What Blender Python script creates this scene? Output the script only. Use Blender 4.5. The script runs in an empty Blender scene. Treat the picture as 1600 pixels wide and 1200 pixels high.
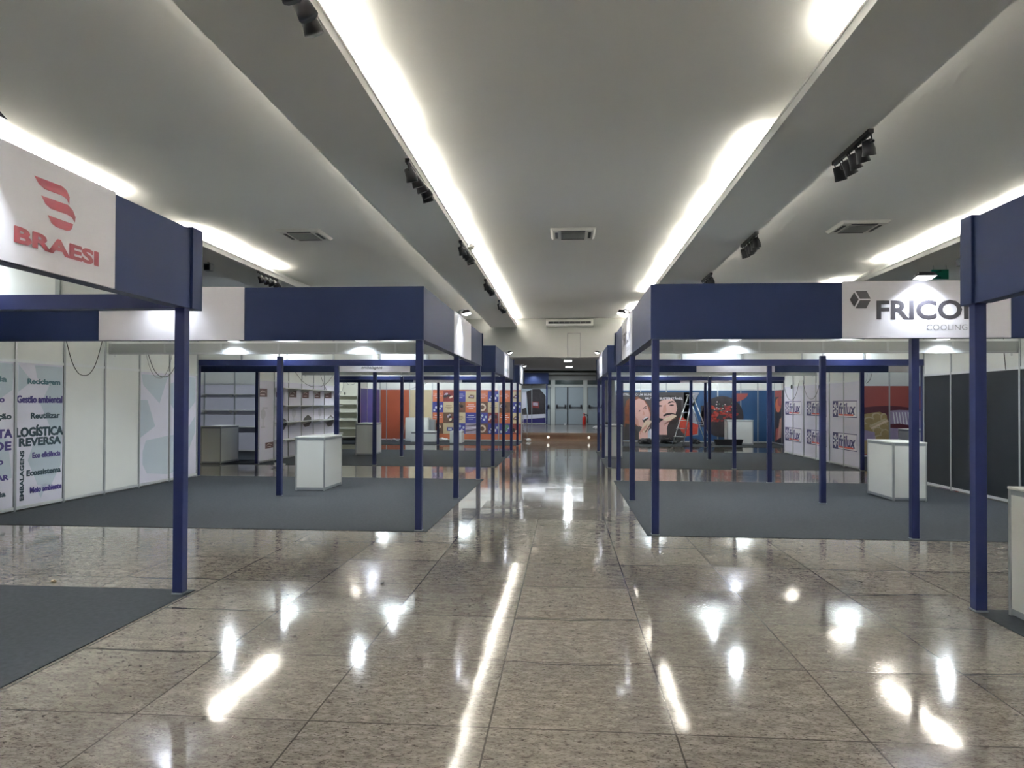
import bpy, math, random
from mathutils import Vector, Matrix
S = bpy.context.scene
C = S.collection
R = random.Random(7)
PI = math.pi

# ------------------------------------------------------------------ camera
cam_d = bpy.data.cameras.new('camera'); cam = bpy.data.objects.new('camera', cam_d); C.objects.link(cam)
cam_d.sensor_width = 36.0; cam_d.lens = 1115/1600*36; cam_d.shift_y = 0.01128
cam_d.clip_start = 0.05; cam_d.clip_end = 200
YAW, PITCH, ROLL, EYE = 0.0753, 0.0112, 0.0037, 1.58
f_ = Vector((-math.sin(YAW)*math.cos(PITCH), math.cos(YAW)*math.cos(PITCH), math.sin(PITCH)))
r_ = Vector((math.cos(YAW), math.sin(YAW), 0)); u_ = r_.cross(f_)
r2 = r_*math.cos(ROLL)+u_*math.sin(ROLL); u2 = -r_*math.sin(ROLL)+u_*math.cos(ROLL)
m = Matrix((r2, u2, -f_)).transposed().to_4x4(); m.translation = (0, 0, EYE)
cam.matrix_world = m
S.camera = cam
# ------------------------------------------------------------------ world, view, cove light level
w = bpy.data.worlds.new('hall_air'); S.world = w; w.use_nodes = True
w.node_tree.nodes['Background'].inputs[0].default_value = (.75, .85, 1, 1)
w.node_tree.nodes['Background'].inputs[1].default_value = 0.02
S.view_settings.view_transform = 'Standard'; S.view_settings.look = 'None'
S.view_settings.gamma = 1; S.view_settings.use_curve_mapping = False
S.view_settings.exposure = -0.72
cy = S.cycles
cy.max_bounces = 8; cy.diffuse_bounces = 6; cy.glossy_bounces = 4; cy.transmission_bounces = 4
cy.sample_clamp_indirect = 60; cy.caustics_reflective = False; cy.caustics_refractive = False
COVE_W = 175.0      # watts of one tube length in the central coves
SIGN_W = 135.0      # floodlight over a sign board
BOOTH_W = 215.0     # floodlight inside a booth
WARM = (1.0, .95, .87); COOL = (.86, .94, 1.0)

def light(name, kind, loc, energy, color, rot=None, aim=None, parent=None, **k):
    d = bpy.data.lights.new(name, kind); d.energy = energy; d.color = color
    for a, v in k.items(): setattr(d, a, v)
    o = bpy.data.objects.new(name, d); C.objects.link(o); o.location = loc
    if rot: o.rotation_euler = rot
    if aim is not None: o.rotation_euler = (Vector(aim)-Vector(loc)).to_track_quat('-Z', 'Y').to_euler()
    if parent: o.parent = parent
    return o

# lip positions of the suspended ceiling beams
BEAM_Z, LIP_Z, CEIL = 4.82, 4.94, 5.19
COVE_Z = 5.03
END_Y = 30.2
def cove(x, gaps, energy, warm=WARM):
    y = -9.0
    while y < END_Y-1.2:
        if not any(abs(y+1.1-g) < 1.0 for g in gaps):
            light('cove_tube_light', 'AREA', (x, y+1.1, COVE_Z), energy*(0.6+0.8*R.random()), warm, rot=(PI, 0, 0),
                  shape='RECTANGLE', size=.06, size_y=1.96, spread=2.6)
        y += 2.3
cove(-2.24, (), COVE_W)
cove(2.64, (9.0, 23.6), COVE_W)
cove(-3.06, (), COVE_W*.22)
cove(3.46, (), COVE_W*.22)
cove(-7.68, (12.3, 18.9, 21.5), COVE_W)
cove(7.93, (16.2, 20.6), COVE_W)

# ------------------------------------------------------------------ materials
def mat(name, col, rough=.5, metal=0, spec=.5, emit=None, es=0, noise=0, nscale=8, bump=0, bscale=200, alpha=None, coat=0):
    mt = bpy.data.materials.new(name); mt.use_nodes = True
    nt = mt.node_tree; b = nt.nodes['Principled BSDF']
    b.inputs['Base Color'].default_value = (*col, 1); b.inputs['Roughness'].default_value = rough
    b.inputs['Metallic'].default_value = metal; b.inputs['Specular IOR Level'].default_value = spec
    if coat: b.inputs['Coat Weight'].default_value = coat; b.inputs['Coat Roughness'].default_value = .12
    if emit: b.inputs['Emission Color'].default_value = (*emit, 1); b.inputs['Emission Strength'].default_value = es
    if noise or bump:
        tc = nt.nodes.new('ShaderNodeTexCoord')
    if noise:
        n = nt.nodes.new('ShaderNodeTexNoise'); n.inputs['Scale'].default_value = nscale; n.inputs['Detail'].default_value = 5
        nt.links.new(tc.outputs['Object'], n.inputs['Vector'])
        mx = nt.nodes.new('ShaderNodeMix'); mx.data_type = 'RGBA'
        mx.inputs[6].default_value = (*[c*(1-noise) for c in col], 1); mx.inputs[7].default_value = (*[min(1, c*(1+noise)) for c in col], 1)
        nt.links.new(n.outputs['Fac'], mx.inputs[0]); nt.links.new(mx.outputs[2], b.inputs['Base Color'])
    if bump:
        n2 = nt.nodes.new('ShaderNodeTexNoise'); n2.inputs['Scale'].default_value = bscale
        nt.links.new(tc.outputs['Object'], n2.inputs['Vector'])
        bp = nt.nodes.new('ShaderNodeBump'); bp.inputs['Strength'].default_value = bump; bp.inputs['Distance'].default_value = .01
        nt.links.new(n2.outputs['Fac'], bp.inputs['Height']); nt.links.new(bp.outputs[0], b.inputs['Normal'])
    return mt
M = {}
M['plaster'] = mat('ceiling_plaster', (.85, .85, .83), .85, spec=.2, noise=.02, nscale=.6)
M['wallpaint'] = mat('wall_paint', (.36, .365, .345), .8, spec=.2, noise=.02, nscale=.8)
M['navy'] = mat('navy_vinyl', (.019, .030, .085), .5, spec=.14, noise=.06, nscale=3)
M['post'] = mat('blue_wrap', (.018, .026, .10), .45, spec=.25, noise=.05, nscale=6)
M['postdark'] = mat('dark_blue_edge', (.02, .03, .10), .4, spec=.4)
M['board'] = mat('sign_board_vinyl', (.72, .71, .78), .35, spec=.4, noise=.01)
M['white'] = mat('white_laminate', (.70, .73, .71), .32, spec=.45, noise=.015, nscale=2)
M['cream'] = mat('cream_laminate', (.72, .72, .62), .35, spec=.4)
M['lav'] = mat('lavender_print', (.66, .66, .76), .45, spec=.35, noise=.02)
M['lavshade'] = mat('blue_grey_print', (.47, .55, .62), .45, spec=.35)
M['alu'] = mat('brushed_aluminium', (.42, .45, .47), .38, metal=.55, noise=.04, nscale=30)
M['alub'] = mat('bright_aluminium', (.72, .75, .76), .32, metal=.5)
M['greyalu'] = mat('grey_profile', (.30, .33, .36), .45, metal=.3)
M['beampanel'] = mat('grey_beam_panel', (.34, .36, .37), .5)
M['dark'] = mat('black_panel', (.015, .019, .024), .42, spec=.22, noise=.1, nscale=1.5)
M['black'] = mat('black_metal', (.012, .012, .016), .45)
M['blackplastic'] = mat('black_plastic', (.01, .011, .014), .35)
M['cable'] = mat('black_cable', (.012, .013, .015), .5)
M['greycable'] = mat('grey_cable', (.2, .21, .22), .5)
M['carpet'] = mat('grey_carpet', (.054, .062, .071), .95, spec=.1, noise=.30, nscale=26, bump=.35, bscale=500)
M['lamp'] = mat('lamp_glass', (1, 1, 1), .3, emit=(.95, .98, 1), es=7)
M['panel_light'] = mat('panel_light_glass', (1, 1, 1), .3, emit=(1, 1, 1), es=14)
M['steplight'] = mat('step_light_glass', (1, 1, 1), .3, emit=(1, .95, .85), es=2.2)
M['grey'] = mat('grey_plastic', (.34, .35, .35), .5)
M['acwhite'] = mat('white_plastic', (.72, .71, .67), .4)
M['acgrille'] = mat('grey_grille', (.23, .23, .22), .5)
M['red'] = mat('red_vinyl', (.27, .018, .042), .4)
M['charcoal'] = mat('charcoal_vinyl', (.045, .042, .055), .4)
M['midgrey'] = mat('grey_lettering', (.25, .25, .27), .4)
M['teal'] = mat('dark_teal_print', (.018, .05, .07), .5)
M['teal2'] = mat('teal_print', (.05, .13, .17), .5)
M['violet'] = mat('violet_print', (.05, .035, .20), .5)
M['orange'] = mat('orange_print', (.40, .095, .042), .45)
M['orange2'] = mat('light_orange_print', (.52, .15, .07), .45)
M['tan'] = mat('tan_print', (.52, .44, .28), .45)
M['pblue'] = mat('blue_print', (.050, .055, .26), .45)
M['pviolet'] = mat('purple_print', (.075, .06, .25), .45)
M['pwhite'] = mat('white_print', (.75, .75, .80), .45)
M['pred'] = mat('red_brown_print', (.20, .04, .04), .45, noise=.5, nscale=9)
M['plilac'] = mat('lilac_photo_print', (.42, .36, .44), .45, noise=.35, nscale=6)
M['pbrown'] = mat('brown_photo_print', (.13, .075, .05), .45, noise=.5, nscale=8)
M['pdark'] = mat('dark_photo_print', (.035, .03, .035), .45, noise=.5, nscale=7)
M['pgreen'] = mat('green_photo_print', (.10, .22, .16), .45)
M['maroon'] = mat('maroon_print', (.10, .035, .04), .45, noise=.3, nscale=12)
M['faint'] = mat('faint_grey_print', (.50, .51, .58), .45)
M['skin'] = mat('skin_print', (.55, .30, .24), .5)
M['skin2'] = mat('light_skin_print', (.64, .40, .36), .5)
M['hair'] = mat('auburn_print', (.22, .07, .03), .5, noise=.5, nscale=10)
M['hair2'] = mat('dark_hair_print', (.025, .018, .018), .5)
M['bread'] = mat('bread_print', (.68, .56, .42), .5, noise=.15, nscale=20)
M['pgrey'] = mat('charcoal_print', (.055, .052, .055), .5, noise=.25, nscale=2)
M['tomato'] = mat('tomato_print', (.42, .05, .03), .5, noise=.55, nscale=9)
M['steel'] = mat('blue_wall_print', (.025, .085, .20), .45, noise=.12, nscale=1.0)
M['greyp'] = mat('grey_print', (.30, .31, .36), .5)
M['berry'] = mat('berry_print', (.36, .045, .04), .5, noise=.4, nscale=12)
M['pearl'] = mat('pearl_print', (.60, .50, .50), .5)
M['coral'] = mat('coral_print', (.33, .075, .065), .5)
M['plum'] = mat('plum_print', (.10, .02, .035), .5)
M['potato'] = mat('potato_photo_print', (.36, .27, .12), .5, noise=.35, nscale=5)
M['fryp'] = mat('lilac_food_print', (.34, .28, .42), .5, noise=.3, nscale=5)
M['navyprint'] = mat('navy_print', (.035, .03, .16), .45)
M['redprint'] = mat('red_stripe_print', (.62, .10, .08), .45)
M['wood'] = mat('brown_wood', (.16, .085, .052), .4, noise=.3, nscale=3)
M['darkwood'] = mat('dark_wood_deck', (.10, .085, .075), .18, noise=.25, nscale=3)
M['nosing'] = mat('step_nosing', (.21, .13, .09), .4)
M['doorgrey'] = mat('grey_door_paint', (.30, .35, .38), .45, noise=.03)
M['pillar'] = mat('pillar_paint', (.50, .53, .50), .6)
M['glassdark'] = mat('dark_transom_glass', (.03, .055, .055), .12)
M['extred'] = mat('extinguisher_red', (.55, .03, .02), .3)
M['green'] = mat('green_sign_plate', (.02, .30, .22), .4)
M['greendark'] = mat('dark_green_mark', (.01, .14, .12), .4)
M['paper'] = mat('white_paper', (.75, .75, .74), .7)
M['plank'] = mat('pale_wood', (.45, .34, .22), .6, noise=.2, nscale=10)
M['chrome'] = mat('chrome_tube', (.62, .62, .62), .2, metal=.9)
M['lobby'] = mat('lobby_ceiling_paint', (.70, .70, .70), .8)

def granite():
    mt = bpy.data.materials.new('polished_granite_tiles'); mt.use_nodes = True
    nt = mt.node_tree; N = nt.nodes; L = nt.links; b = N['Principled BSDF']
    def node(t, **k):
        n = N.new(t)
        for a, v in k.items(): setattr(n, a, v)
        return n
    def mth(op, a, b_=None, c=None):
        n = node('ShaderNodeMath', operation=op)
        for i, v in enumerate((a, b_, c)):
            if v is None: continue
            if isinstance(v, (int, float)): n.inputs[i].default_value = v
            else: L.new(v, n.inputs[i])
        return n.outputs[0]
    tc = node('ShaderNodeTexCoord'); sep = node('ShaderNodeSeparateXYZ'); L.new(tc.outputs['Object'], sep.inputs[0])
    T = .9
    ux = mth('DIVIDE', mth('SUBTRACT', sep.outputs[0], .53), T); uy = mth('DIVIDE', mth('SUBTRACT', sep.outputs[1], 3.48), T)
    ix = mth('FLOOR', ux); iy = mth('FLOOR', uy)
    fx = mth('SUBTRACT', ux, ix); fy = mth('SUBTRACT', uy, iy)
    dx = mth('MINIMUM', fx, mth('SUBTRACT', 1.0, fx)); dy = mth('MINIMUM', fy, mth('SUBTRACT', 1.0, fy))
    jx = mth('LESS_THAN', dx, .0052); jy = mth('LESS_THAN', dy, .0056)
    joint = mth('MAXIMUM', jx, jy)
    wob = node('ShaderNodeTexNoise'); wob.inputs['Scale'].default_value = .9; wob.inputs['Detail'].default_value = 3; L.new(tc.outputs['Object'], wob.inputs['Vector'])
    uw = mth('ADD', uy, mth('MULTIPLY', mth('SUBTRACT', wob.outputs['Fac'], .5), .42)); fw_ = mth('SUBTRACT', uw, mth('FLOOR', uw))
    sel = node('ShaderNodeTexWhiteNoise'); sel.noise_dimensions = '3D'; cs = node('ShaderNodeCombineXYZ'); L.new(ix, cs.inputs[0]); L.new(mth('FLOOR', mth('ADD', uy, .5)), cs.inputs[1]); L.new(cs.outputs[0], sel.inputs['Vector'])
    crack = mth('MULTIPLY', mth('LESS_THAN', mth('MINIMUM', fw_, mth('SUBTRACT', 1.0, fw_)), .010), mth('GREATER_THAN', sel.outputs['Value'], .74))
    joint = mth('MAXIMUM', joint, crack)
    cb = node('ShaderNodeCombineXYZ'); L.new(ix, cb.inputs[0]); L.new(iy, cb.inputs[1])
    wn = node('ShaderNodeTexWhiteNoise'); wn.noise_dimensions = '3D'; L.new(cb.outputs[0], wn.inputs['Vector'])
    # shifted coordinates so that no two tiles share their grain
    off = node('ShaderNodeVectorMath', operation='SCALE'); L.new(wn.outputs['Color'], off.inputs[0]); off.inputs['Scale'].default_value = 7
    add = node('ShaderNodeVectorMath', operation='ADD'); L.new(tc.outputs['Object'], add.inputs[0]); L.new(off.outputs[0], add.inputs[1])
    mp = node('ShaderNodeMapping'); mp.inputs['Scale'].default_value = (1, 2.1, 1); L.new(add.outputs[0], mp.inputs[0])
    def noise(scale, det=3, dist=0, rough=.6):
        n = node('ShaderNodeTexNoise'); n.inputs['Scale'].default_value = scale; n.inputs['Detail'].default_value = det
        n.inputs['Distortion'].default_value = dist; n.inputs['Roughness'].default_value = rough
        L.new(mp.outputs[0], n.inputs['Vector']); return n.outputs['Fac']
    def ramp(src, stops):
        r = node('ShaderNodeValToRGB'); e = r.color_ramp.elements
        e[0].position, e[0].color = stops[0][0], (*stops[0][1], 1); e[1].position, e[1].color = stops[1][0], (*stops[1][1], 1)
        for p, c in stops[2:]:
            q = e.new(p); q.color = (*c, 1)
        L.new(src, r.inputs[0]); return r.outputs[0]
    def mix(f, a, c, blend='MIX'):
        n = node('ShaderNodeMix', data_type='RGBA', blend_type=blend)
        for i, v in ((0, f), (6, a), (7, c)):
            if isinstance(v, (int, float)): n.inputs[i].default_value = v
            elif isinstance(v, tuple): n.inputs[i].default_value = (*v, 1)
            else: L.new(v, n.inputs[i])
        return n.outputs[2]
    base = ramp(noise(11, 4), [(.32, (.205, .185, .160)), (.66, (.350, .328, .292)), (.5, (.280, .258, .226))])
    grain = ramp(noise(48, 3), [(.34, (.55, .52, .50)), (.52, (1, 1, 1))])
    col = mix(1.0, base, grain, 'MULTIPLY')
    fleck = ramp(noise(34, 2, .5), [(.61, (1, 1, 1)), (.655, (.24, .21, .20))])
    col = mix(.85, col, fleck, 'MULTIPLY')
    pale = ramp(noise(17, 2), [(.60, (0, 0, 0)), (.74, (.12, .11, .095))])
    col = mix(1.0, col, pale, 'ADD')
    tint = mth('ADD', mth('MULTIPLY', wn.outputs['Value'], .22), .88)
    tcol = node('ShaderNodeCombineXYZ')
    L.new(tint, tcol.inputs[0]); L.new(tint, tcol.inputs[1]); L.new(tint, tcol.inputs[2])
    col = mix(1.0, col, tcol.outputs[0], 'MULTIPLY')
    big = node('ShaderNodeTexNoise'); big.inputs['Scale'].default_value = .5; L.new(tc.outputs['Object'], big.inputs['Vector'])
    col = mix(.5, col, ramp(big.outputs['Fac'], [(.3, (.82, .82, .84)), (.7, (1.05, 1.02, .97))]), 'MULTIPLY')
    col = mix(mth('MULTIPLY', joint, .82), col, (.05, .045, .04))
    L.new(col, b.inputs['Base Color'])
    rn = node('ShaderNodeTexNoise'); rn.inputs['Scale'].default_value = 2.2; rn.inputs['Detail'].default_value = 4; L.new(tc.outputs['Object'], rn.inputs['Vector'])
    L.new(mth('ADD', mth('MULTIPLY', rn.outputs['Fac'], .06), mth('ADD', mth('MULTIPLY', wn.outputs['Value'], .02), .035)), b.inputs['Roughness'])
    b.inputs['Specular IOR Level'].default_value = .46
    # every tile lies a hair out of level, and the joints are slightly sunk
    tilt = node('ShaderNodeVectorMath', operation='SUBTRACT'); L.new(wn.outputs['Color'], tilt.inputs[0]); tilt.inputs[1].default_value = (.5, .5, .5)
    sc = node('ShaderNodeVectorMath', operation='MULTIPLY'); L.new(tilt.outputs[0], sc.inputs[0]); sc.inputs[1].default_value = (.006, .010, 0)
    geo = node('ShaderNodeNewGeometry'); an = node('ShaderNodeVectorMath', operation='ADD'); L.new(geo.outputs['Normal'], an.inputs[0]); L.new(sc.outputs[0], an.inputs[1])
    wv = node('ShaderNodeTexNoise'); wv.inputs['Scale'].default_value = 1.6; wv.inputs['Detail'].default_value = 2; L.new(tc.outputs['Object'], wv.inputs['Vector'])
    bp = node('ShaderNodeBump'); bp.inputs['Strength'].default_value = .25; bp.inputs['Distance'].default_value = .006
    L.new(wv.outputs['Fac'], bp.inputs['Height']); L.new(an.outputs[0], bp.inputs['Normal']); L.new(bp.outputs[0], b.inputs['Normal'])
    return mt
M['granite'] = granite()

# ------------------------------------------------------------------ mesh helpers
class Frame:
    """u runs to the reader's right, v is up, d points out of the face."""
    def __init__(s, o, u, n): s.o = Vector(o); s.u = Vector(u); s.n = Vector(n)
    def __call__(s, u, v, d=0): return s.o + s.u*u + s.n*d + Vector((0, 0, v))
WORLD = Frame((0, 0, 0), (1, 0, 0), (0, -1, 0))
def facing_cam(y, x0=0): return Frame((x0, y, 0), (1, 0, 0), (0, -1, 0))      # looks towards -Y
def facing_far(y, x0=0): return Frame((x0, y, 0), (-1, 0, 0), (0, 1, 0))
def facing_right(x, y0=0): return Frame((x, y0, 0), (0, 1, 0), (1, 0, 0))     # face of a thing on the left of the hall
def facing_left(x, y0=0): return Frame((x, y0, 0), (0, -1, 0), (-1, 0, 0))

class MB:
    def __init__(s, frame=WORLD): s.v = []; s.f = []; s.m = []; s.mats = []; s.F = frame; s.sm = []
    def mi(s, mt):
        mt = M[mt] if isinstance(mt, str) else mt
        if mt not in s.mats: s.mats.append(mt)
        return s.mats.index(mt)
    def add(s, vs, fs, mt, smooth=False):
        k = len(s.v); i = s.mi(mt); s.v += [Vector(p) for p in vs]
        for f in fs: s.f.append([k+a for a in f]); s.m.append(i); s.sm.append(smooth)
        return s
    def fbox(s, u0, u1, v0, v1, d0, d1, mt):
        F = s.F; P = [F(u, v, d) for d in (d0, d1) for v in (v0, v1) for u in (u0, u1)]
        return s.add(P, [(0, 2, 3, 1), (4, 5, 7, 6), (0, 1, 5, 4), (2, 6, 7, 3), (0, 4, 6, 2), (1, 3, 7, 5)], mt)
    def box(s, x0, x1, y0, y1, z0, z1, mt):
        P = [(x, y, z) for z in (z0, z1) for y in (y0, y1) for x in (x0, x1)]
        return s.add(P, [(0, 2, 3, 1), (4, 5, 7, 6), (0, 1, 5, 4), (2, 6, 7, 3), (0, 4, 6, 2), (1, 3, 7, 5)], mt)
    def poly(s, pts, mt, d=0):
        from mathutils.geometry import tessellate_polygon
        vs = [s.F(u, v, d) for u, v in pts]
        tris = tessellate_polygon([[Vector((u, v, 0)) for u, v in pts]])
        nrm = s.F.n; out = []
        for t in tris:
            a, b_, c = (vs[i] for i in t)
            out.append(tuple(t) if (b_-a).cross(c-a).dot(nrm) > 0 else tuple(reversed(t)))
        return s.add(vs, out, mt)
    def ell(s, cu, cv, ru, rv, mt, d=0, n=20, rot=0, a0=0, a1=2*PI):
        pts = []
        k = n if a1-a0 > 6.2 else n+1
        for i in range(k):
            a = a0+(a1-a0)*i/n; x, y = ru*math.cos(a), rv*math.sin(a)
            pts.append((cu+x*math.cos(rot)-y*math.sin(rot), cv+x*math.sin(rot)+y*math.cos(rot)))
        return s.poly(pts, mt, d)
    def rect(s, u0, u1, v0, v1, mt, d=0): return s.poly([(u0, v0), (u1, v0), (u1, v1), (u0, v1)], mt, d)
    def tube(s, pts, r, mt, n=8, caps=True):
        pts = [Vector(p) for p in pts]; rings = []; k = len(s.v)
        ref = None
        for i, p in enumerate(pts):
            t = (pts[min(i+1, len(pts)-1)]-pts[max(i-1, 0)]).normalized()
            if ref is None: ref = t.orthogonal().normalized()
            ref = (ref-t*ref.dot(t)).normalized(); b_ = t.cross(ref)
            rr = r[i] if isinstance(r, (list, tuple)) else r
            rings.append([p+(ref*math.cos(2*PI*j/n)+b_*math.sin(2*PI*j/n))*rr for j in range(n)])
        vs = [q for ring in rings for q in ring]; fs = []
        for i in range(len(pts)-1):
            for j in range(n): fs.append((i*n+j, i*n+(j+1) % n, (i+1)*n+(j+1) % n, (i+1)*n+j))
        if caps: fs += [tuple(reversed(range(n))), tuple((len(pts)-1)*n+j for j in range(n))]
        return s.add(vs, fs, mt, True)
    def lathe(s, prof, mt, c=(0, 0, 0), n=16, axis='z'):
        vs = []; fs = []; c = Vector(c)
        for r, z in prof:
            for j in range(n):
                a = 2*PI*j/n; p = Vector((r*math.cos(a), r*math.sin(a), z))
                if axis == 'y': p = Vector((p.x, p.z, p.y))
                if axis == 'x': p = Vector((p.z, p.x, p.y))
                vs.append(c+p)
        for i in range(len(prof)-1):
            for j in range(n): fs.append((i*n+j, i*n+(j+1) % n, (i+1)*n+(j+1) % n, (i+1)*n+j))
        return s.add(vs, fs, mt, True)
    def blob(s, c, r, mt, seed=0, n=7, rough=.35):
        rr = random.Random(seed); vs = []; fs = []; c = Vector(c)
        k = 2*n
        for i in range(n+1):
            th = PI*i/n
            for j in range(k):
                ph = 2*PI*j/k; q = 1-rough*rr.random()
                vs.append(c+Vector((r[0]*q*math.sin(th)*math.cos(ph), r[1]*q*math.sin(th)*math.sin(ph), max(-.8*r[2], r[2]*(q if 0 < i < n else .8)*math.cos(th)))))
        for i in range(n):
            for j in range(k): fs.append((i*k+j, (i+1)*k+j, (i+1)*k+(j+1) % k, i*k+(j+1) % k))
        return s.add(vs, fs, mt)
    def text(s, body, u0, v0, w_, h_, mt, d=0, bold=0.0, shear=0.0, vertical=False, heavy=0.0):
        """body fitted into the rectangle u0..u0+w_, v0..v0+h_ of the face"""
        if heavy:                      # a heavier cut of the letters: the same outlines set side by side
            for i, (a, c) in enumerate(((-heavy, 0), (heavy, 0), (0, -heavy*.6), (0, heavy*.6))):
                s.text(body, u0+a, v0+c, w_, h_, mt, d+.0004*i, bold, shear, vertical)
            return s
        cu = bpy.data.curves.new('t', 'FONT'); cu.body = body; cu.size = 1; cu.offset = bold; cu.shear = shear
        cu.dimensions = '2D'; cu.fill_mode = 'BOTH'; cu.resolution_u = 3
        o = bpy.data.objects.new('t', cu); C.objects.link(o)
        dg = bpy.context.evaluated_depsgraph_get(); me = bpy.data.meshes.new_from_object(o.evaluated_get(dg))
        xs = [p.co.x for p in me.vertices]; ys = [p.co.y for p in me.vertices]
        x0, x1, y0, y1 = min(xs), max(xs), min(ys), max(ys)
        vs = []
        for p in me.vertices:
            a, b_ = (p.co.x-x0)/(x1-x0), (p.co.y-y0)/(y1-y0)
            vs.append(s.F(u0+(1-b_)*w_, v0+a*h_, d) if vertical else s.F(u0+a*w_, v0+b_*h_, d))
        fs = []
        for pl in me.polygons:
            f = list(pl.vertices); nn = (vs[f[1]]-vs[f[0]]).cross(vs[f[2]]-vs[f[0]])
            fs.append(f if nn.dot(s.F.n) > 0 else f[::-1])
        s.add(vs, fs, mt)
        bpy.data.objects.remove(o); bpy.data.curves.remove(cu); bpy.data.meshes.remove(me)
        return s
    def build(s, name, parent=None, base=None, bevel=0):
        me = bpy.data.meshes.new(name)
        if base is None:
            if parent is not None: base = Vector((0, 0, 0))
            else:
                lo = [min(p[i] for p in s.v) for i in range(3)]; hi = [max(p[i] for p in s.v) for i in range(3)]
                base = Vector(((lo[0]+hi[0])/2, (lo[1]+hi[1])/2, lo[2]))
        base = Vector(base); off = base
        if parent is not None: off = parent.get('_o', None); off = Vector(off) if off is not None else Vector((0, 0, 0))
        me.from_pydata([p-off for p in s.v], [], s.f)
        for mt in s.mats: me.materials.append(mt)
        for pl, i, q in zip(me.polygons, s.m, s.sm): pl.material_index = i; pl.use_smooth = q
        me.update()
        o = bpy.data.objects.new(name, me); C.objects.link(o)
        if parent is not None: o.parent = parent; o['_o'] = tuple(off)
        else: o.location = base; o['_o'] = tuple(base)
        if bevel:
            b = o.modifiers.new('edge', 'BEVEL'); b.width = bevel; b.segments = 2; b.limit_method = 'ANGLE'
        return o
def thing(name, loc, label, cat, group=None):
    o = bpy.data.objects.new(name, None); C.objects.link(o); o.location = loc; o.empty_display_size = .1
    o['_o'] = tuple(loc); return tag(o, label, cat, group)
def tag(o, label, cat, group=None, kind=None):
    if label: o['label'] = label
    if cat: o['category'] = cat
    if group: o['group'] = group
    if kind: o['kind'] = kind
    return o
def struct(o, label=None): o['kind'] = 'structure'; tag(o, label, None); return o
def dup(root, loc, rz=None, label=None, group=None):
    def cp(o, par):
        c = o.copy(); C.objects.link(c)
        if par: c.parent = par
        for ch in [q for q in bpy.data.objects if q.parent == o]: cp(ch, c)
        return c
    r = cp(root, None); r.location = loc
    if rz is not None: r.rotation_euler = (0, 0, rz)
    if label: r['label'] = label
    if group: r['group'] = group
    return r

# ------------------------------------------------------------------ the hall
HX = 13.5; BACK = -9.5; FAR = 43.0; LOB_Z = 3.54; PLAT = .35
struct(MB().box(-HX, HX, BACK, FAR, -.1, 0, 'granite').build('floor', base=(0, 0, 0)), 'polished beige granite tile floor of the hall')
struct(MB().box(-HX, HX, BACK, END_Y+.2, CEIL, CEIL+.1, 'plaster').build('ceiling'), 'plain white plaster ceiling of the hall')
struct(MB().box(-HX-.1, -HX, BACK, FAR, 0, CEIL+.1, 'wallpaint').build('wall_left'), 'left side wall of the hall')
struct(MB().box(HX, HX+.1, BACK, FAR, 0, CEIL+.1, 'wallpaint').build('wall_right'), 'right side wall of the hall')
struct(MB().box(-HX, HX, BACK-.1, BACK, 0, CEIL+.1, 'wallpaint').build('wall_back'), 'wall behind the camera')
fw = MB().box(-HX, HX, END_Y, END_Y+.2, LOB_Z, CEIL, 'wallpaint')
fw.box(-HX, -2.4, END_Y, END_Y+.2, 0, LOB_Z, 'wallpaint').box(2.7, HX, END_Y, END_Y+.2, 0, LOB_Z, 'wallpaint')
struct(fw.build('wall_front'), 'cream wall above the opening to the raised lobby')
struct(MB().box(-6, 6, END_Y+.2, FAR, LOB_Z, LOB_Z+.1, 'lobby').build('ceiling.001'), 'lower grey ceiling over the lobby platform')
struct(MB().box(-6, -5.9, END_Y+.2, FAR, PLAT, LOB_Z, 'wallpaint').box(5.9, 6, END_Y+.2, FAR, PLAT, LOB_Z, 'wallpaint').build('wall_lobby'), 'side walls of the lobby')
DOOR_Y = 42.6
fr = MB().box(-6, 6, DOOR_Y+.06, DOOR_Y+.2, 2.98, LOB_Z, 'wallpaint')
fr.box(-6, -1.75, DOOR_Y+.06, DOOR_Y+.2, PLAT, 2.98, 'wallpaint').box(2.35, 6, DOOR_Y+.06, DOOR_Y+.2, PLAT, 2.98, 'wallpaint')
fr.box(-6, 6, DOOR_Y-.5, DOOR_Y+.06, 3.30, 3.42, 'wallpaint')
struct(fr.build('wall_far'), 'white wall over the grey exit doors')
pl = MB().box(-6, 6, END_Y+.02, FAR, 0, PLAT, 'darkwood')
struct(pl.build('floor.001'), 'raised dark wood platform at the far end of the aisle')
ns = MB().box(-2.35, 2.65, END_Y-.06, END_Y+.02, PLAT-.10, PLAT+.003, 'nosing').box(-2.35, 2.65, END_Y-.02, END_Y+.02, 0, PLAT-.10, 'wood')
ns.box(-2.35, 2.65, END_Y-.035, END_Y-.02, .0, .09, 'nosing')
struct(ns.build('trim_5'), 'brown wooden riser and nosing of the platform step')

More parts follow.
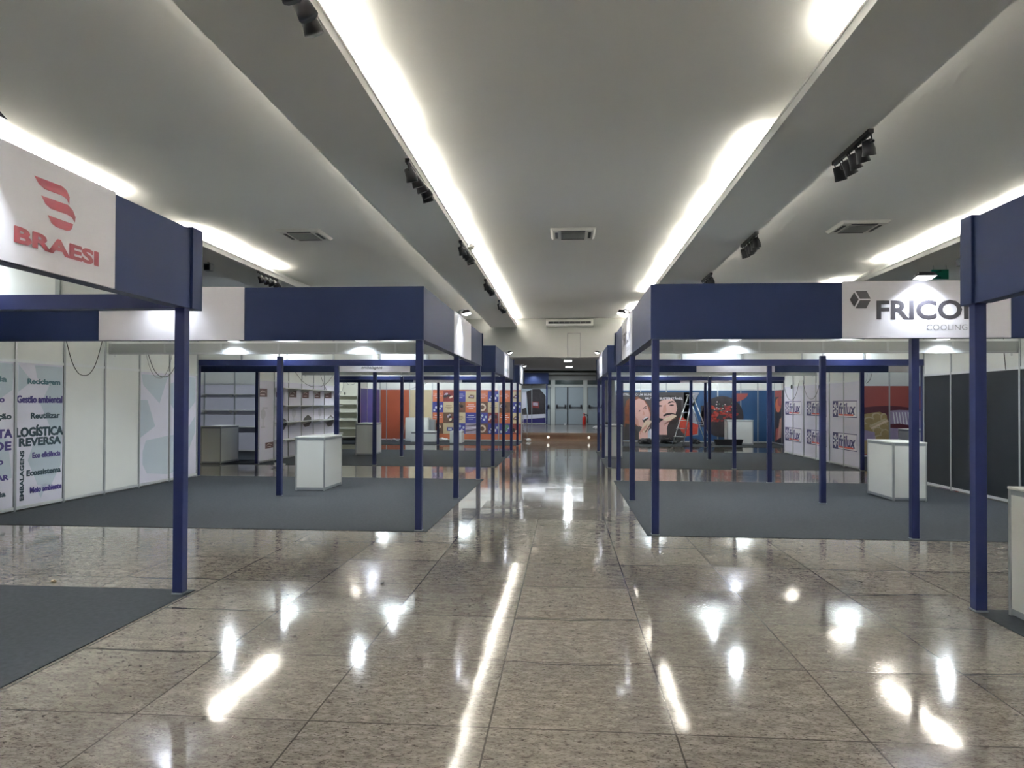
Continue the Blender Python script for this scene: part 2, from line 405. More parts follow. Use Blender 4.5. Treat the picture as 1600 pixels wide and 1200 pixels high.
def beam(name, x_in, x_out, label):
    s = 1 if x_out > x_in else -1
    b = MB()
    lo, hi = min(x_in, x_out), max(x_in, x_out)
    b.box(lo, hi, BACK, END_Y, BEAM_Z, BEAM_Z+.03, 'plaster')
    a, c = sorted((x_in, x_in+s*.03)); b.box(a, c, BACK, END_Y, BEAM_Z+.03, LIP_Z, 'plaster')
    a, c = sorted((x_in-s*.012, x_in)); b.box(a, c, BACK, END_Y, LIP_Z-.02, LIP_Z+.004, 'plaster')
    a, c = sorted((x_out-s*.03, x_out)); b.box(a, c, BACK, END_Y, BEAM_Z+.03, BEAM_Z+.075, 'plaster')
    a, c = sorted((x_in+s*.40, x_out-s*.40)); b.box(a, c, BACK, END_Y, BEAM_Z+.03, CEIL, 'plaster')
    struct(b.build(name), label)
beam('trim_1', -2.08, -3.18, 'suspended ceiling beam left of the aisle')
beam('trim_2', 2.48, 3.58, 'suspended ceiling beam right of the aisle')
beam('trim_3', -7.52, -8.75, 'suspended ceiling beam along the far left')
beam('trim_4', 7.77, 9.0, 'suspended ceiling beam along the far right')

# doors at the end of the lobby
def door(name, x0, x1, hinge_left, label):
    F = facing_cam(DOOR_Y); b = MB(F)
    z0, z1 = PLAT+.01, 2.57
    b.fbox(x0+.012, x1-.012, z0, z1, -.05, 0, 'doorgrey')
    o = struct(b.build(name), label)
    t = MB(F).fbox(x0+.05, x1-.05, 1.20, 1.235, 0, .008, 'grey').build('mid_rail', o)
    e = x1-.012 if hinge_left else x0+.012
    MB(F).fbox(e-.018, e+.018, z0, z1, 0, .012, 'black').build('edge_seal', o)
    p = MB(F).fbox(x0+.08, x1-.08, 1.36, 1.40, .05, .075, 'black').build('panic_bar', o)
    for u in (x0+.12, x1-.12): MB(F).fbox(u-.05, u+.05, 1.32, 1.52, 0, .085, 'black').build('bar_housing', p)
    return o
door('door_1', -.64, .10, True, 'left leaf of the grey double exit doors')
door('door_2', .24-.12, 1.03, False, 'right leaf of the grey double exit doors')
door('door_3', -1.70, -.90, True, 'grey exit door left of the double doors')
door('door_4', 1.27, 2.25, False, 'grey exit door right of the double doors')
F = facing_cam(DOOR_Y); pb = MB(F)
for a, c in ((-.90, -.64), (1.03, 1.27)): pb.fbox(a, c, PLAT, 2.98, -.06, .06, 'pillar')
pb.fbox(-1.75, 2.35, 2.57, 2.72, -.06, .04, 'pillar').fbox(-1.75, -1.70, PLAT, 2.98, -.06, .04, 'pillar').fbox(2.25, 2.35, PLAT, 2.98, -.06, .04, 'pillar')
struct(pb.build('trim_6'), 'pale pillars and lintel framing the exit doors')
for i, (a, c) in enumerate(((-1.70, -.90), (-.64, 1.03), (1.27, 2.25))):
    g = MB(F).fbox(a, c, 2.72, 2.98, -.05, -.02, 'glassdark').build('window_%d' % (i+1)); struct(g, 'dark transom pane over the exit doors')

# ------------------------------------------------------------------ carpets
def carpet(x0, x1, y0, y1, label):
    tag(MB().box(x0, x1, y0, y1, 0, .006, 'carpet').build('carpet'), label, 'carpet')
carpet(-9.6, -3.10, -1, 5.80, 'dark grey carpet under the booth with the red logo, left foreground')
carpet(3.12, 9.5, -1, 5.78, 'dark grey carpet under the cropped booth, right foreground')
carpet(-7.85, -1.70, 8.66, 14.80, 'grey carpet under the booth with the word print wall')
carpet(.98, 7.07, 8.66, 14.80, 'grey carpet in front of the black wall panels')
carpet(-12.5, -1.72, 17.66, 23.80, 'grey carpet of the left booth with the wall shelves')
carpet(1.0, 12.5, 17.66, 23.80, 'grey carpet of the right booth with the snowflake signs')
carpet(-10.5, -1.78, 26.66, 29.70, 'narrow grey carpet before the orange checkered poster wall')
carpet(2.0, 8.28, 26.66, 29.70, 'narrow grey carpet before the poster of the eating couple')

# ------------------------------------------------------------------ posts
ZB, ZT = 2.36, 3.02
post0 = thing('booth_post', (-3.17, 5.68, .006), '', 'post', 'blue booth posts')
MB().box(-3.17-.042, -3.17+.042, 5.68-.042, 5.68+.042, .018, ZB, 'post').build('shaft', post0, bevel=.004)
MB().box(-3.17-.046, -3.17+.046, 5.68-.046, 5.68+.046, .006, .018, 'greyalu').build('foot_plate', post0)
PL = [
 (-3.17, 5.68, 'blue post at the corner of the booth with the red logo'),
 (3.16, 5.74, 'blue post beside the cropped white counter at the right edge'),
 (-1.81, 8.74, 'blue post at the front aisle corner of the word print booth'),
 (-1.81, 11.74, 'blue post halfway along the aisle side of the word print booth'),
 (-1.81, 14.74, 'blue post at the rear aisle corner of the word print booth'),
 (-4.88, 8.74, 'blue post hidden behind the red logo booth corner post'),
 (-4.82, 11.74, 'free standing blue post left of the white counter, word print booth'),
 (-4.82, 14.74, 'blue post behind the white counter of the word print booth'),
 (-7.87, 14.76, 'blue post at the far end of the word print wall'),
 (1.08, 8.74, 'blue post at the front aisle corner of the black panel booth'),
 (1.08, 11.74, 'blue post halfway along the aisle side of the black panel booth'),
 (1.08, 14.74, 'blue post at the rear aisle corner of the black panel booth'),
 (4.09, 8.74, 'blue post in front of the white counter, black panel booth'),
 (4.09, 11.74, 'free standing blue post in the middle of the black panel booth'),
 (4.09, 14.74, 'blue post mid rear edge of the black panel booth, before the snowflake signs'),
 (7.09, 14.76, 'blue post at the far end of the black panel wall'),
 (-1.81, 17.74, 'blue post at the front aisle corner of the left shelf booth'),
 (-1.81, 20.74, 'blue post halfway along the aisle side of the left shelf booth'),
 (-1.81, 23.74, 'blue post at the rear aisle corner of the left shelf booth'),
 (-4.82, 17.74, 'blue post mid front edge of the left shelf booth, right of its counter'),
 (-4.82, 20.74, 'free standing blue post in the middle of the left shelf booth'),
 (-4.82, 23.74, 'blue post mid rear edge of the left shelf booth'),
 (-7.87, 17.72, 'blue post at the near end of the shelf wall with printed logos'),
 (-7.87, 23.76, 'blue post at the far end of the shelf wall with printed logos'),
 (1.08, 17.74, 'blue post at the front aisle corner of the snowflake sign booth'),
 (1.08, 20.74, 'blue post beside the narrow white counter on the right of the aisle'),
 (1.08, 23.74, 'blue post at the rear aisle corner of the snowflake sign booth'),
 (4.09, 17.74, 'blue post mid front edge of the snowflake sign booth'),
 (4.09, 20.74, 'free standing blue post in the middle of the snowflake sign booth'),
 (4.09, 23.74, 'blue post mid rear edge of the snowflake sign booth, by the stepladder'),
 (7.09, 17.72, 'blue post between the snowflake signs and the red food poster'),
 (7.09, 23.76, 'blue post at the far end of the snowflake sign wall'),
 (-1.81, 26.74, 'blue post at the aisle corner of the checkered poster booth'),
 (-4.82, 26.74, 'blue post mid front edge of the checkered poster booth'),
 (-7.87, 26.74, 'blue post beside the open white shelf unit at far left'),
 (2.08, 26.74, 'blue post at the aisle corner of the eating couple poster booth'),
 (5.12, 26.74, 'blue post before the bowl print of the eating couple poster booth'),
]
post0['label'] = PL[0][2]
for x, y, lb in PL[1:]: dup(post0, (x, y, .006), None, lb)

# ------------------------------------------------------------------ fascias
def fascia(name, F, u0, u1, label, boards=(), cap=None, depth=.12, i0=0, i1=0, close=None):
    """F: outer face; boards: u ranges of white sign boards"""
    t = thing(name, F((u0+u1)/2, ZB, -depth/2), label, 'fascia')
    edges = [u0]; segs = []
    for a, c in sorted(boards):
        if a > edges[-1]: segs.append((edges[-1], a))
        edges.append(c)
    if u1 > edges[-1]: segs.append((edges[-1], u1))
    for a, c in segs:
        n = max(1, round((c-a)/3.0))
        for i in range(n):
            MB(F).fbox(a+(c-a)*i/n+(.0008 if i else 0), a+(c-a)*(i+1)/n, ZB, ZT, -.012, 0, 'navy').build('blue_panel', t)
    out = []
    for a, c in boards:
        o = MB(F).fbox(a, c, ZB+.004, ZT+.012, -.012, .006, 'board').build('sign_board', t); o['label'] = 'white sign board'
        out.append(o)
    MB(F).fbox(u0+i0, u1-i1, ZB+.002, ZB+.125, -depth, -.014, 'post').build('lower_beam', t)
    MB(F).fbox(u0+i0, u1-i1, ZT-.05, ZT-.004, -depth+.01, -.014, 'alu').build('top_rail', t)
    lin = MB(F).fbox(u0+.01+i0, u1-.01-i1, ZB+.126, ZT-.052, -depth+.02, -.014, 'white')
    k = math.floor(u1-u0)
    lin.build('inner_lining', t)['label'] = 'white inner lining'
    for i in range(1, k):
        MB(F).fbox(u0+i*(u1-u0)/k-.02, u0+i*(u1-u0)/k+.02, ZB+.126, ZT-.052, -depth+.008, -depth+.02, 'alu').build('lining_profile', t)
    if close is not None: MB(F).fbox(close, close+.012, ZB, ZT, -depth, -.0125, 'navy').build('end_panel', t)
    if cap:
        a, c = cap; MB(F).fbox(a, c, ZB-.002, ZT+.02, -.10, .022, 'navy').build('end_cap', t, bevel=.004)
    return t, out

def logo_text(o, F, items):
    """lettering as one child mesh of a sign board"""
    b = MB(F)
    for it in items: b.text(*it[0], **it[1])
    return b.build('lettering', o)

# left foreground booth with the red logo
F = facing_right(-3.115)
t, bd = fascia('fascia', F, -1.0, 5.70, 'navy fascia with red logo on a white board, left foreground', [(2.78, 4.70)], cap=(5.70, 5.86))
b = MB(F)
for g in ([(3.94, 2.905), (4.174, 2.912), (4.216, 2.897), (4.241, 2.862), (4.237, 2.815), (4.212, 2.846), (4.17, 2.854), (4.026, 2.850), (3.978, 2.866)],
          [(3.998, 2.805), (4.227, 2.811), (4.271, 2.79), (4.296, 2.752), (4.29, 2.716), (4.262, 2.742), (4.219, 2.749), (4.076, 2.747), (4.032, 2.764)],
          [(4.053, 2.703), (4.117, 2.702), (4.275, 2.703), (4.264, 2.669), (4.240, 2.652), (4.211, 2.647), (4.123, 2.648), (4.084, 2.662)]):
    b.poly(g, 'red', .008)
o = b.build('emblem', bd[0]); o['label'] = 'red three-stroke emblem'
o = logo_text(bd[0], F, [(('BRAESI', 3.795, 2.482, .725, .094, 'red'), dict(d=.008, bold=.03, heavy=.0035))]); o['label'] = 'red lettering'
fascia('fascia', facing_far(5.82), 3.24, 9.5, 'navy rear fascia seen from inside the red logo booth, left edge')
# right foreground booth
F = facing_left(3.115)
fascia('fascia', F, -5.70, 1.0, 'navy fascia at the cropped right foreground booth', [(-2.9, -1.0)], cap=(-5.86, -5.70))
# second row, left: word print booth
F = facing_cam(8.655)
fascia('fascia', F, -7.88, -1.745, 'long navy front fascia with an empty white board, word print booth', [(-5.93, -4.02)], i1=.013, close=-1.757)
F = facing_right(-1.745)
fascia('fascia', F, 8.777, 14.74, 'navy aisle fascia with an empty white board, word print booth', [(11.03, 13.0)], cap=(14.74, 14.80))
fascia('fascia', facing_far(14.80), 1.88, 7.88, 'navy rear beam and white lining above the word print booth')
# second row, right: black panel booth
F = facing_cam(8.655)
t, bd = fascia('fascia', F, 1.015, 7.15, 'long navy front fascia with cube emblem and dark lettering, right', [(3.24, 5.13)], i0=.013, close=1.015)
b = MB(F)
for g in ([(3.389, 2.916), (3.517, 2.916), (3.561, 2.825), (3.440, 2.825)], [(3.374, 2.904), (3.424, 2.817), (3.374, 2.728), (3.325, 2.815)],
          [(3.440, 2.809), (3.561, 2.809), (3.512, 2.712), (3.388, 2.712)]): b.poly(g, 'charcoal', .008)
b.build('emblem', bd[0])['label'] = 'charcoal cube emblem'
o = MB(F).text('FRICON', 3.626, 2.578, 1.22, .228, 'charcoal', d=.008, bold=.03).build('lettering', bd[0]); o['label'] = 'large charcoal lettering'
o = MB(F).text('COOLING LIFE', 4.19, 2.453, .66, .066, 'midgrey', d=.008, bold=-.004).build('lettering', bd[0]); o['label'] = 'small thin grey lettering'
F = facing_left(1.015)
t, bd = fascia('fascia', F, -14.74, -8.777, 'navy aisle fascia with cube emblem board, right of the aisle', [(-13.0, -11.03)], cap=(-14.80, -14.74))
b = MB(F)
for g in ([(0.064, .201), (.192, .201), (.236, .11), (.115, .11)], [(.049, .189), (.099, .102), (.049, .013), (0, .1)], [(.115, .094), (.236, .094), (.187, -.003), (.063, -.003)]):
    b.poly([(-12.92+u, 2.715+v) for u, v in g], 'charcoal', .008)
b.build('emblem', bd[0])
MB(F).text('FRICON', -12.62, 2.578, 1.22, .228, 'charcoal', d=.008, bold=.03).build('lettering', bd[0])
MB(F).text('COOLING LIFE', -12.06, 2.453, .60, .066, 'midgrey', d=.008).build('lettering', bd[0])
fascia('fascia', facing_far(14.80), -7.10, -1.15, 'navy rear beam and white lining above the black panel booth')
# third row, left
F = facing_cam(17.655)
t, bd = fascia('fascia', F, -12.5, -1.745, 'navy front fascia with a grey lowercase word, left shelf booth', [(-5.76, -3.90)], i1=.013, close=-1.757)
MB(F).text('embalagens', -5.14, 2.415, .54, .10, 'charcoal', d=.008, bold=.01, shear=.25).build('lettering', bd[0])
F = facing_right(-1.745)
t, bd = fascia('fascia', F, 17.777, 23.74, 'navy aisle fascia with a brightly lit board, left shelf booth', [(20.0, 21.95)], cap=(23.74, 23.80))
MB(F).text('embalagens', 20.3, 2.46, 1.35, .20, 'greyalu', d=.008, bold=.01, shear=.25).build('lettering', bd[0])
fascia('fascia', facing_far(23.80), 1.88, 12.0, 'navy rear beam above the left shelf booth')
# third row, right
F = facing_cam(17.655)
fascia('fascia', F, 1.015, 12.5, 'navy front fascia with two blank boards, snowflake sign booth', [(3.17, 5.03), (7.68, 9.55)], i0=.013, close=1.015)
F = facing_left(1.015)
fascia('fascia', F, -23.74, -17.777, 'navy aisle fascia with a brightly lit board, snowflake sign booth', [(-21.95, -20.0)], cap=(-23.80, -23.74))
fascia('fascia', facing_far(23.80), -12.0, -1.15, 'navy rear beam above the snowflake sign booth')
# fourth row
fascia('fascia', facing_cam(26.655), -10.4, -1.745, 'navy front fascia of the checkered poster booth', [(-5.76, -3.90)], i1=.013, close=-1.757)
fascia('fascia', facing_right(-1.745), 26.777, 29.60, 'short navy aisle fascia with a lit board, checkered poster booth', [(27.3, 28.9)], cap=(29.60, 29.66))
fascia('fascia', facing_cam(26.655), 2.02, 8.35, 'navy front fascia of the eating couple poster booth', [(4.2, 6.1)])
# booth on the platform
Fp = Frame((0, 42.0, PLAT+.03), (1, 0, 0), (0, -1, 0))
t, _ = fascia('fascia', Fp, -4.2, -1.02, 'navy fascia of the small booth on the far platform')
dup(post0, (-1.12, 42.08, PLAT+.002), None, 'blue post of the small booth on the far platform')

# beams across the middle of the booths
def midbeam(x0, x1, y, label):
    F = facing_cam(y); t = thing('cross_beam', F((x0+x1)/2, 2.43, -.03), label, 'beam')
    MB(F).fbox(x0, x1, 2.43, 2.585, -.045, -.005, 'beampanel').build('beam_panel', t)
    MB(F).fbox(x0, x1, 2.585, 2.615, -.05, 0, 'alub').build('upper_rail', t)
    MB(F).fbox(x0, x1, 2.40, 2.43, -.05, 0, 'alu').build('lower_rail', t)
    n = max(2, round((x1-x0)/1.0))
    for i in range(n+1):
        u = x0+(x1-x0)*i/n; u = min(max(u, x0+.02), x1-.02)
        MB(F).fbox(u-.016, u+.016, 2.43, 2.585, -.004, .006, 'alu').build('beam_joint', t)
    for u in [x0+.1, (x0+x1)/2, x1-.1]: MB(F).fbox(u-.012, u+.012, ZB, 2.40, -.04, -.016, 'alub').build('hanger', t)
midbeam(-7.84, -1.84, 11.71, 'grey cross beam through the middle of the word print booth')
midbeam(1.12, 7.06, 11.71, 'grey cross beam through the middle of the black panel booth')
midbeam(-7.84, -1.84, 20.71, 'grey cross beam through the middle of the left shelf booth')
midbeam(1.12, 7.06, 20.71, 'grey cross beam through the middle of the snowflake sign booth')

# ------------------------------------------------------------------ partition walls
RAIL = 2.15
def partition(F, u0, u1, label, lower='white', upper='white', joints=None, name='partition_wall', top=3.0, base=.006):
    n = max(1, round(u1-u0)) if joints is None else None
    js = [u0+(u1-u0)*i/n for i in range(n+1)] if joints is None else joints
    t = thing(name, F((u0+u1)/2, base, -.03), label, 'wall')
    for i in range(len(js)-1):
        a, c = js[i]+.02, js[i+1]-.02
        lm = lower[i] if isinstance(lower, (list, tuple)) else lower
        MB(F).fbox(a, c, .075, RAIL-.005, -.03, -.012, lm).build('panel', t)
        if top > RAIL+.2: MB(F).fbox(a, c, RAIL+.04, top-.04, -.03, -.012, upper).build('panel', t)['label'] = 'white upper panel'
        MB(F).fbox(a, c, .03, .075, -.036, 0, 'alub').build('bottom_rail', t)
        MB(F).fbox(a, c, RAIL-.005, RAIL+.04, -.036, 0, 'alub').build('middle_rail', t)
        if top > RAIL+.2: MB(F).fbox(a, c, top-.04, top, -.036, 0, 'alub').build('top_rail', t)
    for u in js: MB(F).fbox(u-.02, u+.02, base, top, -.04, .004, 'alu').build('upright', t)
    return t
D0 = -.0105          # depth of the first print layer on a panel
def pr(k): return D0+.0006*k

# --- word print wall (left)
F = facing_right(-7.83)
js = [8.66, 9.63, 10.62, 11.61, 12.60, 13.60, 14.66]
pw = partition(F, 8.66, 14.66, 'white panel wall with printed words on recycling and pale arrows', lower=['lav', 'lav', 'white', 'white', 'lav', 'lav'], joints=js)
g = MB(F)
# pale recycling arrows behind the words
for poly in ([(8.7, 2.12), (9.25, 2.12), (9.0, 1.7), (8.7, 1.8)], [(9.2, 2.12), (9.58, 2.12), (9.58, 1.75), (9.35, 1.62)], [(8.7, 1.2), (9.5, 1.05), (9.58, .5), (8.7, .4)],
             [(9.68, 2.12), (9.95, 1.88), (9.68, 1.72)], [(10.0, 2.12), (10.58, 2.12), (10.58, 1.0), (10.35, 1.15), (10.12, 1.55), (10.32, 1.85), (10.05, 1.93)],
             [(9.98, .95), (10.58, 1.05), (10.58, .62), (10.35, .30), (10.08, .34), (9.88, .72)], [(10.05, .28), (10.28, .36), (10.15, .14)]): g.poly(poly, 'lavshade', pr(0))
for poly in ([(12.66, 2.10), (13.55, 2.10), (13.26, 1.56), (12.72, 1.90)], [(12.64, 1.62), (12.86, 1.62), (13.12, 1.12), (12.64, .92)],
             [(12.72, .66), (12.82, .86), (13.56, .92), (13.56, .16), (12.86, .24), (12.72, .42)], [(13.64, 1.95), (14.2, 2.1), (14.6, 2.1), (14.6, 1.6), (14.05, 1.2), (13.64, 1.55)],
             [(13.64, .92), (14.2, .95), (14.6, 1.3), (14.6, .95), (14.1, .25), (13.64, .16)]): g.poly(poly, 'lavshade', pr(0))
g.build('printed_graphic', pw)['label'] = 'pale blue-grey recycling arrows'
tx = MB(F)
for body, a, c, z, h, mt in (('Reciclagem', 9.86, 10.53, 1.865, .10, 'teal2'), ('Gestão ambiental', 9.66, 10.58, 1.612, .105, 'violet'), ('Reutilizar', 9.93, 10.53, 1.37, .085, 'teal'),
        ('LOGÍSTICA', 9.65, 10.60, 1.145, .165, 'teal'), ('REVERSA', 9.71, 10.56, .985, .12, 'teal'), ('Eco eficiência', 9.97, 10.55, .785, .085, 'violet'),
        ('Ecossistema', 9.86, 10.56, .53, .085, 'teal'), ('Meio ambiente', 9.93, 10.58, .275, .085, 'violet'),
        ('Energia', 8.85, 9.47, 1.88, .10, 'teal2'), ('Consumo', 8.78, 9.43, 1.61, .085, 'violet'), ('Redução', 8.95, 9.56, 1.36, .10, 'teal'),
        ('PLANETA', 8.72, 9.58, 1.125, .12, 'violet'), ('VERDE', 8.80, 9.56, .95, .12, 'violet'), ('Resíduo', 8.85, 9.42, .74, .085, 'violet'),
        ('RECICLAR', 8.80, 9.52, .51, .075, 'violet'), ('Ecologia', 8.85, 9.47, .27, .095, 'teal')):
    tx.text(body, a, z-h*.45, c-a, h, mt, d=pr(2), bold=.02, heavy=h*.055)
tx.text('EMBALAGENS', 9.73, .15, .075, .72, 'teal', d=pr(2), bold=.02, vertical=True, heavy=.004)
tx.build('lettering', pw)['label'] = 'dark teal and violet printed words'

# --- black panel wall (right)
partition(facing_left(7.06), -14.70, -8.70, 'tall wall of black panels in bright profiles under white panels', lower='dark')
# --- shelf wall with logos (left, third row)
F = facing_right(-7.83)
lw = partition(F, 17.70, 23.70, 'lavender panel wall with maroon logos behind bracketed shelves', lower='lav')
g = MB(F)
for a, c, z0, z1 in ((17.74, 18.25, 1.73, 1.945), (18.82, 19.30, 1.73, 1.95), (19.74, 20.30, 1.735, 1.955), (20.77, 21.30, 1.72, 1.95), (21.80, 22.33, 1.72, 1.95), (22.76, 23.42, 1.73, 1.975), (18.15, 18.66, .375, .53)):
    g.rect(a, c, z0, z1, 'maroon', pr(0))
    h = (z1-z0)
    g.poly([(a+.08, z0+h*.45), (a+.22, z0+h*.68), (a+.42, z0+h*.52), (a+.42, z0+h*.6), (a+.2, z0+h*.78), (a+.08, z0+h*.55)], 'pearl', pr(1))
    g.rect(a+.08, a+.36, z0+h*.2, z0+h*.3, 'pearl', pr(1))
for cy_, cz, sc, mt in ((21.18, 1.03, 1, 'pdark'), (23.3, .98, 1.05, 'pgrey'), (19.25, .98, .95, 'pdark')):
    g.poly([(cy_+sc*u, cz+sc*v) for u, v in ((-.40, -.06), (-.28, .08), (.05, .19), (.33, .11), (.36, -.02), (.16, -.16), (-.20, -.18))], mt, pr(0))
    g.poly([(cy_+sc*u, cz+sc*v) for u, v in ((-.30, -.02), (-.22, .06), (.05, .13), (.24, .07), (.1, .0))], 'pgrey' if mt == 'pdark' else 'greyp', pr(1))
for cy_ in (18.0, 19.1, 20.1, 22.3):       # faint glassware drawings
    g.ell(cy_, 1.28, .16, .13, 'faint', pr(0)); g.rect(cy_-.03, cy_+.03, .95, 1.18, 'faint', pr(0)); g.rect(cy_-.13, cy_+.13, .92, .96, 'faint', pr(1))
    g.rect(cy_-.05, cy_+.28, 1.42, 1.46, 'faint', pr(1))
g.build('printed_graphic', lw)['label'] = 'maroon logos, dark stones and faint glassware'
# --- back wall of the far left booth and its shelves
F = facing_cam(22.1)
partition(F, -12.57, -7.93, 'pale lavender back wall behind the far left counter', lower='lav', joints=[-12.57, -11.57, -10.57, -9.57, -8.57, -7.93])
def shelf_proto():
    t = thing('wall_shelf', (0, 0, 0), '', 'shelf')
    MB().box(-.49, .49, -.30, 0, 0, .018, 'white').build('shelf_board', t)
    for x in (-.42, .42):
        MB().add([(x-.008, 0, -.10), (x+.008, 0, -.10), (x-.008, -.27, -.004), (x+.008, -.27, -.004), (x-.008, 0, -.001), (x+.008, 0, -.001), (x-.008, -.27, 0), (x+.008, -.27, 0)],
                 [(0, 1, 3, 2), (4, 6, 7, 5), (0, 2, 6, 4), (1, 5, 7, 3), (0, 4, 5, 1), (2, 3, 7, 6)], 'acwhite').build('bracket', t)
    return t
sh = shelf_proto(); first = True
rows = ('top', 'second', 'third', 'lowest'); ordn = ('first', 'second', 'third', 'fourth', 'fifth')
for r, z in enumerate((1.965, 1.485, 1.035, .555)):
    for k in range(5):
        y = 19.2+k
        lb = '%s white shelf from the near end, %s row of the maroon logo wall' % (ordn[k], rows[r])
        if first: sh.location = (-7.825, y, z); sh.rotation_euler = (0, 0, PI/2); sh['label'] = lb; sh['group'] = 'shelves on the maroon logo wall'; first = False
        else: dup(sh, (-7.825, y, z), PI/2, lb, 'shelves on the maroon logo wall')
for r, z in enumerate((1.835, 1.325, .80)):
    for k, x in enumerate((-11.07, -10.07, -9.07)):
        dup(sh, (x, 22.095, z), 0, '%s white shelf from the left, %s row behind the far left counter' % (ordn[k], rows[r]), 'shelves behind the far left counter')
# --- snowflake sign wall (right, third row)
F = facing_left(7.05)
js = [-23.70, -22.82, -21.81, -20.78, -19.75, -18.76, -17.76]
fwl = partition(F, -23.70, -17.76, 'pale panel wall carrying six snowflake signs', lower='lav', joints=js)
for (a, c), pos in zip(((-23.60, -22.05), (-21.545, -19.53), (-19.53+.02, -17.92)), ('far', 'middle', 'near')):
    if pos == 'middle': a, c = -21.545, -19.95
    for z0, z1, row in ((1.26, 1.68, 'upper'), (.435, .86, 'lower')):
        s = tag(MB(F).fbox(a, c, z0, z1, -.0115, -.006, 'pwhite').build('wall_sign'), '%s snowflake sign at the %s end of the %s row' % ('white', pos, row) if pos != 'middle' else 'white snowflake sign in the middle of the %s row' % row, 'sign', 'snowflake signs')
        W_, H_ = c-a, z1-z0; d = -.0052
        q = MB(F); e = .018
        q.rect(a, c, z1-e, z1, 'navyprint', d).rect(a, c, z0, z0+e, 'navyprint', d).rect(c-e, c, z0, z1, 'navyprint', d).rect(a, a+.24*W_, z0, z1, 'navyprint', d)
        q.build('sign_border', s)
        q = MB(F); cu, cv = a+.125*W_, (z0+z1)/2; r_s = .40*H_
        for i in range(8):
            an = PI*i/4; ca, sa = math.cos(an), math.sin(an)
            def P2(l, w2): return (cu+ca*l-sa*w2, cv+sa*l+ca*w2)
            q.poly([P2(.04, -.012), P2(r_s*.9, -.032), P2(r_s, 0), P2(r_s*.9, .032), P2(.04, .012)], 'pwhite', d+.001)
        q.build('snowflake', s)['label'] = 'white snowflake'
        MB(F).text('frilux', a+.27*W_, z0+.16*H_, .67*W_, .72*H_, 'navyprint', d=d+.0006, bold=.03, shear=.15).build('lettering', s)
        MB(F).rect(a+.27*W_, a+.86*W_, z0+.10*H_, z0+.20*H_, 'redprint', d+.0012).build('red_stripe', s)
# --- red food poster wall (far right)
F = facing_cam(22.1)
rx = partition(F, 7.6, 11.65, 'white panel wall with a red food poster, far right', lower='coral', joints=[7.64, 8.64, 9.64, 10.64, 11.64])
def T3(pts): return [(8.719+x*.002159, 2.967-y*.002229) for x, y in pts]
g = MB(F)
g.poly(T3([(-30, 680), (90, 655), (250, 640), (420, 632), (560, 640), (720, 660), (1300, 720), (1300, 1280), (-30, 1280)]), 'plum', pr(0))
g.poly(T3([(-30, 770), (90, 748), (190, 728), (300, 716), (360, 745), (400, 810), (425, 880), (425, 1280), (-30, 1280)]), 'potato', pr(1))
g.poly(T3([(435, 700), (560, 690), (720, 696), (1300, 740), (1300, 1280), (435, 1280)]), 'fryp', pr(1))
for x, y, rx_, ry in ((250, 770, 60, 45), (150, 830, 70, 50), (350, 790, 45, 60), (340, 900, 60, 50), (260, 960, 60, 45), (360, 1000, 60, 60), (120, 900, 60, 40), (300, 1060, 80, 40)):
    (cu, cv), = T3([(x, y)]); g.ell(cu, cv, rx_*.00215, ry*.0022, 'tan', pr(2)); g.ell(cu+.02, cv-.02, rx_*.0018, ry*.0018, 'potato', pr(3))
g.poly(T3([(170, 930), (390, 820), (420, 840), (190, 950)]), 'bread', pr(4)); g.poly(T3([(150, 905), (370, 800), (390, 815), (170, 925)]), 'tan', pr(4))
g.poly(T3([(90, 960), (230, 990), (240, 1100), (90, 1100)]), 'fryp', pr(5))
for x in range(470, 720, 40): g.poly(T3([(x, 720), (x+15, 720), (x+40, 880), (x+22, 880)]), 'pwhite' if x % 80 else 'fryp', pr(2))
g.poly(T3([(440, 880), (560, 870), (720, 900), (720, 950), (440, 930)]), 'plum', pr(3))
g.build('printed_graphic', rx)['label'] = 'red poster with golden and lilac food'

